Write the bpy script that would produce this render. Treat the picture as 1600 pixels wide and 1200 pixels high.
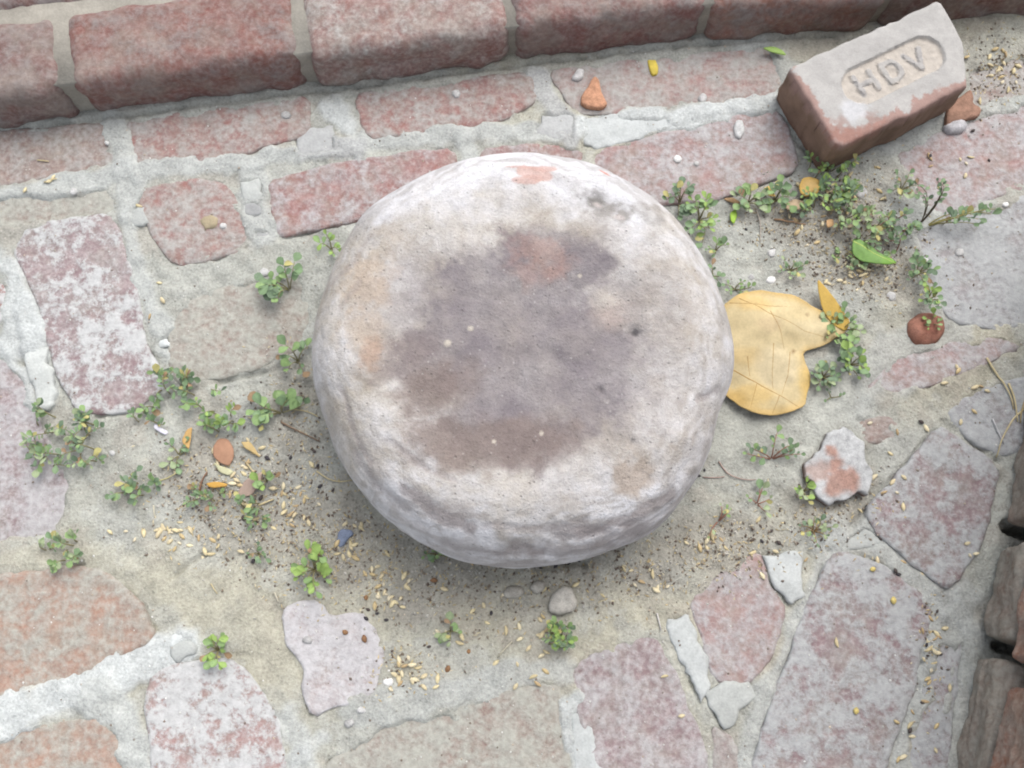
import bpy, bmesh, math, random
import numpy as np
from mathutils import Vector, Matrix, Euler
from mathutils.geometry import delaunay_2d_cdt
from mathutils.bvhtree import BVHTree

random.seed(7)
rng = np.random.default_rng(7)
for o in list(bpy.data.objects):
    bpy.data.objects.remove(o)
scene = bpy.context.scene
COL = scene.collection

# ------------------------------------------------------------------ camera
CAM_H, TILT, HFOV = 1.08, math.radians(14.0), math.radians(58.0)
FPX = 800.0 / math.tan(HFOV / 2)
cd = bpy.data.cameras.new('camera')
cd.sensor_width = 36.0
cd.lens = 18.0 / math.tan(HFOV / 2)
cd.clip_start = 0.01
cd.clip_end = 500.0
cam = bpy.data.objects.new('camera', cd)
COL.objects.link(cam)
cam.location = (0, 0, CAM_H)
cam.rotation_euler = (TILT, 0, 0)
scene.camera = cam
scene.render.resolution_x, scene.render.resolution_y = 1024, 768

# ------------------------------------------------------------------ light: open shade under a bright hazy sky
SUN_EL, SUN_AZ = math.radians(58), math.radians(28)      # azimuth clockwise from +Y
w = bpy.data.worlds.new('World')
scene.world = w
w.use_nodes = True
wn = w.node_tree
wn.nodes.clear()
sky = wn.nodes.new('ShaderNodeTexSky')
sky.sky_type = 'NISHITA'
sky.sun_disc = False
sky.sun_elevation = SUN_EL
sky.sun_rotation = SUN_AZ
sky.air_density = 1.0
sky.dust_density = 4.0
sky.ozone_density = 1.0
hs = wn.nodes.new('ShaderNodeHueSaturation')
hs.inputs['Saturation'].default_value = 0.34            # overcast: the cloud takes the blue out of the sky
bg = wn.nodes.new('ShaderNodeBackground')
bg.inputs['Strength'].default_value = 0.15
wo = wn.nodes.new('ShaderNodeOutputWorld')
wn.links.new(sky.outputs[0], hs.inputs['Color'])
wn.links.new(hs.outputs[0], bg.inputs[0])
wn.links.new(bg.outputs[0], wo.inputs[0])
sd = bpy.data.lights.new('sun', 'SUN')
sd.energy = 0.9
sd.angle = math.radians(50)
sd.color = (1.0, 0.98, 0.95)
sun = bpy.data.objects.new('sun', sd)
COL.objects.link(sun)
sdir = Vector((math.sin(SUN_AZ) * math.cos(SUN_EL), math.cos(SUN_AZ) * math.cos(SUN_EL), math.sin(SUN_EL)))
sun.rotation_euler = sdir.to_track_quat('Z', 'Y').to_euler()
sun.location = sdir * 5
vs = scene.view_settings
vs.view_transform = 'Standard'
vs.look = 'None'
vs.exposure = 0.76
vs.gamma = 1.0
vs.use_curve_mapping = False
scene.render.engine = 'CYCLES'
scene.cycles.filter_width = 2.0
scene.cycles.max_bounces = 3
scene.cycles.diffuse_bounces = 2

# ------------------------------------------------------------------ helpers
CT, ST = math.cos(TILT), math.sin(TILT)

def P(x, y, z=0.0):
    """point of the place on height z that the photograph shows at pixel (x, y) of 1600 x 1200"""
    dx, dy = (x - 800) / FPX, -(y - 600) / FPX
    X, Y, Z = dx, dy * CT + ST, dy * ST - CT
    t = (z - CAM_H) / Z
    return (X * t, Y * t)

def PL(pts, z=0.0):
    return np.array([P(a, b, z) for a, b in pts])

M = 1.0 / 1280.0     # metres per pixel on the paving, about

def _hash(ix, iy, iz, seed):
    h = (ix.astype(np.int64) * 374761393 + iy.astype(np.int64) * 668265263 + iz.astype(np.int64) * 2147483647 + seed * 974634533) & 0xFFFFFFFF
    h = ((h ^ (h >> 13)) * 1274126177) & 0xFFFFFFFF
    h = ((h ^ (h >> 16)) * 2246822519) & 0xFFFFFFFF
    return ((h ^ (h >> 15)) & 0xFFFF) / 65535.0

def vnoise(x, y, z=None, seed=0):
    x = np.asarray(x, float); y = np.asarray(y, float)
    z = np.zeros_like(x) if z is None else np.asarray(z, float)
    ix, iy, iz = np.floor(x), np.floor(y), np.floor(z)
    fx, fy, fz = x - ix, y - iy, z - iz
    fx, fy, fz = [f * f * f * (f * (f * 6 - 15) + 10) for f in (fx, fy, fz)]
    r = 0
    for a in (0, 1):
        wx = fx if a else 1 - fx
        for b in (0, 1):
            wy = fy if b else 1 - fy
            for c in (0, 1):
                wz = fz if c else 1 - fz
                r = r + wx * wy * wz * _hash(ix + a, iy + b, iz + c, seed)
    return r

def fbm(x, y, z=None, octv=4, seed=0, gain=0.5):
    """0..1, mean 0.5"""
    x = np.asarray(x, float); y = np.asarray(y, float)
    a, s, t = 1.0, 0.0, 0.0
    for k in range(octv):
        f = 2.03 ** k
        s = s + a * vnoise(x * f, y * f, None if z is None else np.asarray(z) * f, seed + 31 * k)
        t += a
        a *= gain
    return s / t

def sstep(a, b, x):
    t = np.clip((x - a) / (b - a), 0, 1)
    return t * t * (3 - 2 * t)

def seg_dist(px, py, poly, closed=True):
    n = len(poly)
    best = np.full(px.shape, 1e9)
    for i in range(n if closed else n - 1):
        ax, ay = poly[i]; bx, by = poly[(i + 1) % n]
        dx, dy = bx - ax, by - ay
        L = dx * dx + dy * dy + 1e-18
        t = np.clip(((px - ax) * dx + (py - ay) * dy) / L, 0, 1)
        best = np.minimum(best, (px - ax - t * dx) ** 2 + (py - ay - t * dy) ** 2)
    return np.sqrt(best)

def inside(px, py, poly):
    r = np.zeros(px.shape, bool)
    n = len(poly)
    for i in range(n):
        ax, ay = poly[i]; bx, by = poly[(i + 1) % n]
        c = ((ay > py) != (by > py))
        with np.errstate(divide='ignore', invalid='ignore'):
            xx = (bx - ax) * (py - ay) / (by - ay + 1e-18) + ax
        r ^= c & (px < xx)
    return r

def area2(poly):
    x, y = poly[:, 0], poly[:, 1]
    return np.sum(x * np.roll(y, -1) - np.roll(x, -1) * y)

def chaikin(poly, n=1):
    for _ in range(n):
        q = np.roll(poly, -1, 0)
        t = np.minimum(.18, .009 / (np.linalg.norm(q - poly, axis=1) + 1e-9))[:, None]
        poly = np.stack([(1 - t) * poly + t * q, t * poly + (1 - t) * q], 1).reshape(-1, 2)
    return poly

def resample(poly, step):
    out = []
    n = len(poly)
    for i in range(n):
        a, b = poly[i], poly[(i + 1) % n]
        k = max(1, int(round(np.linalg.norm(b - a) / step)))
        for j in range(k):
            out.append(a + (b - a) * j / k)
    return np.array(out)

def set_attr(me, name, typ, data):
    at = me.attributes.new(name, typ, 'POINT')
    if typ == 'FLOAT':
        at.data.foreach_set('value', np.ascontiguousarray(data, np.float32).ravel())
    else:
        d = np.ones((len(me.vertices), 4), np.float32)
        d[:, :3] = data
        at.data.foreach_set('color', d.ravel())

def mesh_from(name, verts, faces, mat=None, smooth=True):
    me = bpy.data.meshes.new(name)
    me.from_pydata([tuple(v) for v in verts], [], [tuple(f) for f in faces])
    me.update()
    if smooth:
        me.polygons.foreach_set('use_smooth', np.ones(len(me.polygons), bool))
    if mat:
        me.materials.append(mat)
    return me

def link(name, me, parent=None, loc=(0, 0, 0), rot=(0, 0, 0), scale=(1, 1, 1)):
    o = bpy.data.objects.new(name, me)
    COL.objects.link(o)
    o.location = loc
    o.rotation_euler = rot
    o.scale = scale
    if parent:
        o.parent = parent
    return o

def tag(o, label, cat, group=None):
    o['label'] = label
    o['category'] = cat
    if group:
        o['group'] = group
    return o

def thing(name, label, cat, loc, group=None):
    o = link(name, None, None, loc)
    o.empty_display_size = 0.02
    return tag(o, label, cat, group)

# ------------------------------------------------------------------ materials
def nodes_of(name, rough=0.9, spec=0.25):
    m = bpy.data.materials.new(name)
    m.use_nodes = True
    nt = m.node_tree
    b = nt.nodes['Principled BSDF']
    b.inputs['Roughness'].default_value = rough
    b.inputs['Specular IOR Level'].default_value = spec
    return m, nt, b

def N(nt, typ, **kw):
    n = nt.nodes.new(typ)
    for k, v in kw.items():
        if hasattr(n, k):
            setattr(n, k, v)
        else:
            n.inputs[k].default_value = v
    return n

def mth(nt, op, a, b=None, clamp=False):
    n = nt.nodes.new('ShaderNodeMath')
    n.operation = op
    n.use_clamp = clamp
    for i, v in enumerate((a, b)):
        if v is None:
            continue
        if isinstance(v, (int, float)):
            n.inputs[i].default_value = v
        else:
            nt.links.new(v, n.inputs[i])
    return n.outputs[0]

def mixc(nt, fac, a, b, blend='MIX'):
    n = nt.nodes.new('ShaderNodeMix')
    n.data_type = 'RGBA'
    n.blend_type = blend
    for s, v in ((n.inputs[0], fac), (n.inputs[6], a), (n.inputs[7], b)):
        if isinstance(v, (int, float)):
            s.default_value = v
        elif isinstance(v, tuple):
            s.default_value = (*v, 1)
        else:
            nt.links.new(v, s)
    return n.outputs[2]

def attr(nt, name, out='Color'):
    n = nt.nodes.new('ShaderNodeAttribute')
    n.attribute_name = name
    return n.outputs[out]

def noise(nt, scale, detail=6, rough=0.6, coord=None, dist=0.0):
    n = nt.nodes.new('ShaderNodeTexNoise')
    n.inputs['Scale'].default_value = scale
    n.inputs['Detail'].default_value = detail
    n.inputs['Roughness'].default_value = rough
    n.inputs['Distortion'].default_value = dist
    if coord is None:
        coord = pos(nt)
    nt.links.new(coord, n.inputs['Vector'])
    return n.outputs[0]

def pos(nt):
    return nt.nodes.new('ShaderNodeNewGeometry').outputs['Position']

def mapr(nt, v, a, b, c, d, smooth=False):
    n = nt.nodes.new('ShaderNodeMapRange')
    if smooth:
        n.interpolation_type = 'SMOOTHSTEP'
    nt.links.new(v, n.inputs[0])
    for i, x in enumerate((a, b, c, d)):
        if isinstance(x, (int, float)):
            n.inputs[i + 1].default_value = x
        else:
            nt.links.new(x, n.inputs[i + 1])
    return n.outputs[0]

def bump(nt, bsdf, height, strength, dist):
    n = nt.nodes.new('ShaderNodeBump')
    n.inputs['Strength'].default_value = strength
    n.inputs['Distance'].default_value = dist
    nt.links.new(height, n.inputs['Height'])
    nt.links.new(n.outputs[0], bsdf.inputs['Normal'])

def mat_vcol(name, rough=0.9, amt=0.35, scale=120, bs=0.4, bd=0.001, spec=0.2, sss=False):
    """colour from the mesh, broken up by grain"""
    m, nt, b = nodes_of(name, rough, spec)
    n1 = noise(nt, scale, 5, 0.68)
    n2 = noise(nt, scale * 6, 2, 0.6)
    k = mth(nt, 'ADD', mapr(nt, n1, 0.25, 0.75, 1 - amt, 1 + amt), mapr(nt, n2, 0.3, 0.7, -amt * 0.5, amt * 0.5))
    cc = nt.nodes.new('ShaderNodeCombineColor')
    for i in range(3):
        nt.links.new(k, cc.inputs[i])
    c = mixc(nt, 1.0, attr(nt, 'col'), cc.outputs[0], 'MULTIPLY')
    nt.links.new(c, b.inputs['Base Color'])
    bump(nt, b, mth(nt, 'ADD', n1, mth(nt, 'MULTIPLY', n2, 0.4)), bs, bd)
    return m

def mat_brick():
    m, nt, b = nodes_of('weathered_brick', 0.92, 0.2)
    big = noise(nt, 13, 5, 0.62)
    med = noise(nt, 42, 6, 0.72)
    fin = noise(nt, 150, 5, 0.66)
    tint, cover = attr(nt, 'tint'), attr(nt, 'cover')
    amt, edge = attr(nt, 'amt', 'Fac'), attr(nt, 'edge', 'Fac')
    hot = mixc(nt, mapr(nt, med, 0.40, 0.66, 0.0, 0.6), tint, (0.17, 0.085, 0.075))
    hot = mixc(nt, mapr(nt, fin, 0.46, 0.66, 0.0, 0.35), hot, (0.34, 0.23, 0.20))
    # thin soft film of dust, thicker in the hollows of the noise
    film = mapr(nt, mth(nt, 'ADD', mth(nt, 'MULTIPLY', med, 0.6), mth(nt, 'MULTIPLY', fin, 0.4)), 0.38, 0.62, 0.05, 0.75)
    film = mth(nt, 'MULTIPLY', film, mapr(nt, amt, 0, 1, 0.5, 1.3), True)
    hot = mixc(nt, mapr(nt, noise(nt, 23, 4, 0.65), 0.44, 0.62, 0.0, 0.45), hot, (0.27, 0.255, 0.215))
    c = mixc(nt, film, hot, cover)
    # crusts of mortar and lime that have a shape of their own
    lev = mth(nt, 'ADD', mth(nt, 'ADD', mth(nt, 'MULTIPLY', med, 0.40), mth(nt, 'MULTIPLY', big, 0.42)), mth(nt, 'ADD', mth(nt, 'MULTIPLY', fin, 0.20), mth(nt, 'MULTIPLY', edge, 0.03)))
    crisp = attr(nt, 'crisp', 'Fac')
    th = mapr(nt, amt, 0, 1, 0.60, 0.32)
    crust = mapr(nt, lev, th, mth(nt, 'ADD', th, mapr(nt, crisp, 0, 1, 0.20, 0.06)), 0.0, mapr(nt, crisp, 0, 1, 0.82, 0.92), True)
    c = mixc(nt, crust, c, cover)
    sp = mapr(nt, fin, 0.3, 0.7, 0.84, 1.16)
    cc = nt.nodes.new('ShaderNodeCombineColor')
    for i in range(3):
        nt.links.new(sp, cc.inputs[i])
    c = mixc(nt, 1.0, c, cc.outputs[0], 'MULTIPLY')
    nt.links.new(c, b.inputs['Base Color'])
    h = mth(nt, 'ADD', mth(nt, 'ADD', mth(nt, 'MULTIPLY', med, 1.0), mth(nt, 'MULTIPLY', fin, 0.45)), mth(nt, 'MULTIPLY', crust, 0.15))
    bump(nt, b, h, 0.6, 0.0045)
    return m

def mat_ground():
    m, nt, b = nodes_of('dry_soil', 0.95, 0.15)
    n1 = noise(nt, 40, 6, 0.72)
    n2 = noise(nt, 300, 4, 0.7)
    k = mth(nt, 'ADD', mapr(nt, n1, 0.3, 0.7, 0.80, 1.16), mapr(nt, n2, 0.3, 0.7, -0.22, 0.22))
    cc = nt.nodes.new('ShaderNodeCombineColor')
    for i in range(3):
        nt.links.new(k, cc.inputs[i])
    c = mixc(nt, 1.0, attr(nt, 'col'), cc.outputs[0], 'MULTIPLY')
    # crumbs, lighter and darker
    vo = nt.nodes.new('ShaderNodeTexVoronoi')
    vo.inputs['Scale'].default_value = 210
    vo.inputs['Randomness'].default_value = 1
    nt.links.new(pos(nt), vo.inputs['Vector'])
    sepc = nt.nodes.new('ShaderNodeSeparateColor')
    nt.links.new(vo.outputs['Color'], sepc.inputs[0])
    soil = attr(nt, 'soil', 'Fac')
    core = mapr(nt, vo.outputs['Distance'], 0.22, 0.34, 1.0, 0.0)
    drk = mth(nt, 'MULTIPLY', core, mapr(nt, sepc.outputs[0], 0.80, 0.83, 0.0, 0.65))
    lgt = mth(nt, 'MULTIPLY', core, mapr(nt, sepc.outputs[1], 0.84, 0.87, 0.0, 0.55))
    c = mixc(nt, mth(nt, 'MULTIPLY', drk, soil), c, (0.13, 0.11, 0.09))
    c = mixc(nt, mth(nt, 'MULTIPLY', lgt, mapr(nt, soil, 0, 1, 0.25, 1)), c, (0.55, 0.52, 0.46))
    nt.links.new(c, b.inputs['Base Color'])
    h = mth(nt, 'ADD', mth(nt, 'ADD', n1, mth(nt, 'MULTIPLY', n2, 0.5)), mth(nt, 'MULTIPLY', mth(nt, 'MULTIPLY', core, soil), 0.25))
    bump(nt, b, h, 0.7, 0.005)
    return m

def mat_stone():
    m, nt, b = nodes_of('worn_stone', 0.85, 0.25)
    n1 = noise(nt, 70, 6, 0.72)
    n2 = noise(nt, 420, 3, 0.65)
    k = mth(nt, 'ADD', mapr(nt, n1, 0.3, 0.7, 0.86, 1.12), mapr(nt, n2, 0.3, 0.7, -0.10, 0.10))
    cc = nt.nodes.new('ShaderNodeCombineColor')
    for i in range(3):
        nt.links.new(k, cc.inputs[i])
    c = mixc(nt, 1.0, attr(nt, 'col'), cc.outputs[0], 'MULTIPLY')
    vo = nt.nodes.new('ShaderNodeTexVoronoi')
    vo.inputs['Scale'].default_value = 230
    nt.links.new(pos(nt), vo.inputs['Vector'])
    sp = nt.nodes.new('ShaderNodeSeparateColor')
    nt.links.new(vo.outputs['Color'], sp.inputs[0])
    core = mapr(nt, vo.outputs['Distance'], 0.15, 0.36, 1.0, 0.0)
    pit = mth(nt, 'MULTIPLY', core, mapr(nt, sp.outputs[0], 0.86, 1.0, 0.0, 1.0))
    c = mixc(nt, mth(nt, 'MULTIPLY', pit, 0.35), c, (0.15, 0.13, 0.12))
    c = mixc(nt, mth(nt, 'MULTIPLY', core, mapr(nt, sp.outputs[1], 0.88, 1.0, 0.0, 0.3)), c, (0.56, 0.54, 0.52))
    nt.links.new(c, b.inputs['Base Color'])
    bump(nt, b, mth(nt, 'SUBTRACT', mth(nt, 'ADD', n1, mth(nt, 'MULTIPLY', n2, 0.35)), mth(nt, 'MULTIPLY', pit, 0.4)), 0.75, 0.005)
    return m

MB, MG, MS = mat_brick(), mat_ground(), mat_stone()
MV = mat_vcol('dusty_fragment')
MBRK = mat_vcol('stamped_brick', 0.9, 0.13, 90, 0.4, 0.0012)
MPATCH = mat_vcol('lime_mortar', 0.95, 0.16, 60, 0.5, 0.002)
MDRY = mat_vcol('dry_leaf', 0.7, 0.14, 60, 0.25, 0.0008, 0.3)
MGRN = mat_vcol('green_leaf', 0.6, 0.22, 150, 0.2, 0.0005, 0.35)
MSEED = mat_vcol('husk', 0.65, 0.2, 400, 0.2, 0.0004, 0.35)

# ------------------------------------------------------------------ ground sheet
DIRT = np.array((0.358, 0.362, 0.325)); TAN = np.array((0.375, 0.36, 0.29)); HUM = np.array((0.295, 0.28, 0.24))
MORT = np.array((0.405, 0.418, 0.40)); WHITE = np.array((0.50, 0.52, 0.51)); GREY = np.array((0.36, 0.365, 0.36))

# strokes of mortar: (points, width in pixels, colour, rise in mm, strength)
STROKES = [
    ([(-60, 315), (80, 298), (200, 262), (330, 255), (470, 238), (560, 224), (700, 212), (860, 205)], 38, MORT, 2.0, .9),
    ([(905, 200), (960, 196), (1060, 186), (1200, 160)], 42, WHITE * .95, 3.0, .95),
    ([(175, 190), (190, 235), (200, 300), (205, 335)], 40, MORT, 2.0, .8),
    ([(205, 340), (215, 420), (250, 500), (262, 545)], 34, MORT, 2.0, .8),
    ([(392, 262), (400, 300), (410, 370)], 46, MORT * .97, 2.0, .8),
    ([(525, 160), (540, 200)], 38, WHITE * .9, 2.5, .9),
    ([(480, 232), (560, 232)], 40, GREY, 2.0, .8),
    ([(838, 120), (860, 160), (890, 215)], 40, GREY * 1.1, 2.0, .85),
    ([(725, 215), (735, 250)], 36, MORT, 2.0, .9),
    ([(0, 190), (180, 178), (450, 152), (800, 112), (1100, 76)], 26, DIRT * .95, 1.0, .5),
    ([(-40, 400), (20, 420), (30, 470), (38, 530)], 60, WHITE * .92, 3.0, .85),
    ([(45, 470), (60, 540), (75, 620)], 30, WHITE * .93, 3.0, .85),
    ([(-60, 545), (10, 548), (35, 580), (40, 640)], 24, WHITE * .9, 3.0, .8),
    ([(-60, 1135), (40, 1108), (130, 1075), (200, 1045), (280, 1020)], 62, WHITE * .97, 3.0, .95),
    ([(150, 1085), (190, 1120), (215, 1200), (225, 1290)], 52, MORT * 1.02, 2.5, .9),
    ([(430, 1090), (465, 1150), (480, 1210), (490, 1290)], 48, MORT * 1.05, 2.5, .85),
    ([(500, 1150), (430, 1200)], 34, WHITE * .9, 2.5, .6),
    ([(560, 1110), (700, 1085), (870, 1045)], 46, MORT * .95, 1.0, .7),
    ([(895, 1100), (915, 1180), (925, 1290)], 42, WHITE * .88, 2.5, .9),
    ([(1300, 850), (1270, 930), (1225, 1030), (1180, 1150), (1150, 1290)], 42, MORT * .95, 2.0, .8),
    ([(1355, 825), (1420, 890), (1475, 935), (1500, 970)], 44, MORT * .92, 1.0, .8),
    ([(1455, 950), (1450, 1030), (1420, 1120), (1395, 1290)], 36, MORT * .98, 1.5, .85),
    ([(1500, 930), (1500, 1050), (1470, 1200)], 60, MORT * .85, 1.0, .7),
    ([(1430, 340), (1500, 420), (1470, 520), (1340, 600), (1330, 640)], 90, MORT * .95, 1.0, .6),
    ([(1120, 600), (1160, 700), (1220, 700), (1300, 650)], 110, DIRT * 1.12, 0.0, .6),
    ([(1180, 90), (1250, 130), (1200, 170)], 60, MORT * .95, 1.0, .6),
    ([(1390, 230), (1480, 190), (1600, 150)], 40, MORT * .95, 1.0, .6),
    ([(1520, 90), (1600, 70)], 90, DIRT * .95, 0.0, .5),
    ([(270, 430), (420, 410), (480, 400)], 60, DIRT * 1.05, 0.5, .6),
    ([(1340, 860), (1300, 830)], 60, MORT, 1.0, .6),
    ([(0, 880), (120, 865), (240, 930)], 30, TAN, 0.5, .6),
    ([(270, 900), (420, 1000), (440, 1060)], 70, TAN, 0.5, .7),
]
HUMUS = [(430, 790, 140, 90), (560, 860, 130, 70), (690, 920, 150, 60), (860, 910, 140, 50), (990, 880, 120, 60), (1130, 850, 110, 50),
         (330, 740, 110, 60), (1300, 340, 130, 70), (1370, 420, 90, 60), (1560, 110, 70, 60), (470, 640, 70, 90), (1300, 780, 80, 60)]

RED = (0.285, 0.14, 0.125); PINK = (0.32, 0.20, 0.185); MAUVE = (0.24, 0.165, 0.17); ORG = (0.345, 0.21, 0.155); GRY = (0.27, 0.25, 0.255); BRN = (0.25, 0.17, 0.145)
LIME = (0.44, 0.445, 0.44); DUST = (0.345, 0.335, 0.315); ASH = (0.355, 0.365, 0.365); GRN = (0.345, 0.345, 0.305); PALE = (0.38, 0.37, 0.37)

BRICKS = [
    # row along the foot of the step
    ([(-60, 212), (60, 204), (165, 192), (185, 250), (140, 268), (0, 292), (-60, 300)], BRN, DUST, .50, .003),
    ([(197, 190), (330, 172), (480, 152), (484, 208), (400, 234), (330, 247), (212, 258)], RED, DUST, .52, .003),
    ([(555, 148), (690, 128), (822, 112), (838, 160), (780, 190), (700, 201), (578, 217)], RED, DUST, .54, .003),
    ([(858, 110), (1020, 90), (1200, 74), (1222, 130), (1200, 158), (1060, 166), (950, 179), (905, 181)], PINK, DUST, .62, .003),
    ([(1400, 236), (1480, 205), (1600, 165), (1680, 150), (1680, 270), (1560, 305), (1480, 345), (1440, 320)], PINK, PALE, .58, .003),
    ([(1512, 110), (1600, 85), (1680, 70), (1680, 130), (1600, 150), (1520, 170)], BRN, DUST, .72, .001),
    # second row
    ([(-60, 316), (60, 304), (170, 296), (182, 332), (60, 352), (-60, 372)], BRN, GRN, .80, .001),
    ([(220, 298), (290, 286), (345, 282), (372, 325), (387, 385), (335, 402), (272, 412), (247, 378), (222, 332)], RED, DUST, .52, .003),
    ([(420, 282), (560, 254), (705, 232), (716, 292), (605, 330), (520, 350), (434, 371)], RED, PALE, .42, .004),
    ([(752, 234), (830, 228), (905, 232), (908, 300), (750, 300)], RED, PALE, .38, .003),
    ([(922, 240), (1070, 204), (1205, 166), (1236, 215), (1244, 266), (1130, 306), (1000, 324), (940, 302)], PINK, PALE, .54, .004),
    # column on the left
    ([(24, 392), (45, 358), (110, 345), (170, 338), (190, 372), (212, 465), (228, 540), (262, 598), (205, 640), (130, 646), (92, 590), (60, 470)], MAUVE, LIME, .43, .005),
    ([(287, 482), (330, 455), (470, 428), (482, 500), (462, 545), (400, 572), (330, 592), (275, 602), (262, 532)], BRN, GRN, .74, .002),
    ([(-60, 572), (22, 562), (42, 615), (70, 685), (112, 760), (90, 835), (-60, 850)], MAUVE, PALE, .74, .002),
    ([(-60, 430), (3, 442), (7, 500), (-60, 520)], RED, LIME, .4, .003),
    # lower left
    ([(-60, 908), (100, 888), (165, 895), (210, 935), (242, 1000), (180, 1022), (110, 1063), (30, 1085), (-60, 1100)], ORG, GRN, .54, .004),
    ([(-60, 1172), (80, 1132), (150, 1122), (180, 1150), (192, 1200), (200, 1290), (-60, 1290)], ORG, GRN, .56, .004),
    ([(232, 1068), (270, 1042), (340, 1030), (382, 1046), (428, 1110), (446, 1200), (456, 1290), (250, 1290), (236, 1150)], PINK, LIME, .50, .005),
    ([(512, 1190), (600, 1135), (720, 1102), (868, 1062), (888, 1150), (884, 1290), (490, 1290)], BRN, GRN, .80, .002),
    ([(440, 958), (472, 938), (506, 948), (516, 968), (560, 955), (590, 990), (597, 1040), (578, 1085), (486, 1118), (474, 1072), (482, 1040), (452, 1010)], (.37, .29, .27), (.45, .44, .445), .86, .0055),
    # lower right
    ([(886, 1042), (960, 1010), (1018, 982), (1062, 1075), (1100, 1165), (1118, 1290), (940, 1290), (915, 1160)], MAUVE, PALE, .55, .003),
    ([(1112, 1135), (1150, 1160), (1160, 1200), (1142, 1290), (1125, 1290)], MAUVE, DUST, .6, .002),
    ([(1080, 940), (1135, 895), (1186, 862), (1202, 920), (1227, 955), (1196, 1040), (1165, 1072), (1116, 1058), (1100, 1000)], PINK, PALE, .50, .004),
    ([(1294, 868), (1330, 868), (1400, 900), (1444, 934), (1448, 965), (1428, 1065), (1386, 1185), (1370, 1290), (1150, 1290), (1175, 1188), (1222, 1060), (1262, 945)], MAUVE, ASH, .56, .006),
    ([(1463, 671), (1500, 690), (1555, 727), (1546, 790), (1528, 850), (1500, 898), (1475, 915), (1440, 890), (1380, 836), (1352, 797), (1400, 752)], MAUVE, ASH, .52, .006),
    ([(1483, 652), (1505, 622), (1560, 602), (1640, 585), (1640, 690), (1562, 710), (1520, 686)], GRY, ASH, .72, .004),
    ([(1356, 605), (1392, 565), (1440, 552), (1500, 534), (1560, 528), (1592, 545), (1500, 586), (1440, 606), (1380, 625)], PINK, PALE, .62, .003),
    ([(1336, 655), (1395, 652), (1402, 686), (1350, 692)], BRN, DUST, .5, .003),
    ([(1432, 365), (1560, 316), (1680, 292), (1680, 490), (1560, 512), (1490, 505), (1448, 440)], GRY, ASH, .74, .003),
    ([(1464, 1000), (1504, 985), (1490, 1100), (1470, 1290), (1408, 1290), (1432, 1130)], MAUVE, ASH, .62, .003),
]
PATCHES = [
    ([(910, 186), (960, 180), (1040, 186), (1055, 200), (1000, 218), (930, 230), (912, 222)], WHITE * .92, .006),
    ([(40, 552), (76, 545), (86, 606), (86, 632), (76, 642), (60, 640), (52, 600)], MORT * 1.1, .008),
    ([(203, 330), (215, 318), (228, 322), (234, 348), (225, 355), (206, 352)], MORT * .9, .006),
    ([(372, 282), (405, 278), (415, 305), (402, 318), (380, 314)], MORT * .95, .005),
    ([(380, 316), (412, 314), (414, 342), (396, 344), (382, 336)], GREY * .85, .005),
    ([(397, 362), (425, 360), (426, 372), (400, 371)], GREY * .9, .004),
    ([(248, 532), (262, 527), (271, 533), (268, 544), (250, 546)], WHITE * .95, .006),
    ([(1190, 868), (1253, 862), (1250, 905), (1258, 930), (1236, 945), (1207, 922)], WHITE * .88, .008),
    ([(1040, 965), (1074, 960), (1090, 1000), (1112, 1040), (1104, 1072), (1095, 1100), (1068, 1050)], WHITE * .85, .007),
    ([(1098, 1078), (1132, 1066), (1168, 1060), (1184, 1088), (1166, 1108), (1152, 1112), (1148, 1134), (1130, 1142), (1106, 1106)], MORT * .95, .006),
    ([(268, 994), (285, 985), (296, 998), (280, 1006), (269, 1010)], WHITE * .95, .007),
    ([(270, 1013), (296, 1000), (308, 1008), (306, 1020), (278, 1032), (271, 1024)], MORT * .9, .008),
    ([(886, 1112), (914, 1106), (930, 1150), (940, 1200), (944, 1290), (905, 1290)], WHITE * .84, .005),
    ([(1296, 856), (1330, 836), (1352, 822), (1380, 848), (1340, 862)], MORT * .92, .004),
    ([(455, 205), (520, 196), (528, 240), (470, 248)], GREY * .98, .004),
    ([(845, 178), (900, 176), (906, 214), (870, 222), (836, 210)], GREY * 1.05, .004),
    ([(310, 345), (330, 335), (340, 342), (334, 356), (320, 362)], np.array((.32, .27, .18)), .0065),
]
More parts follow.
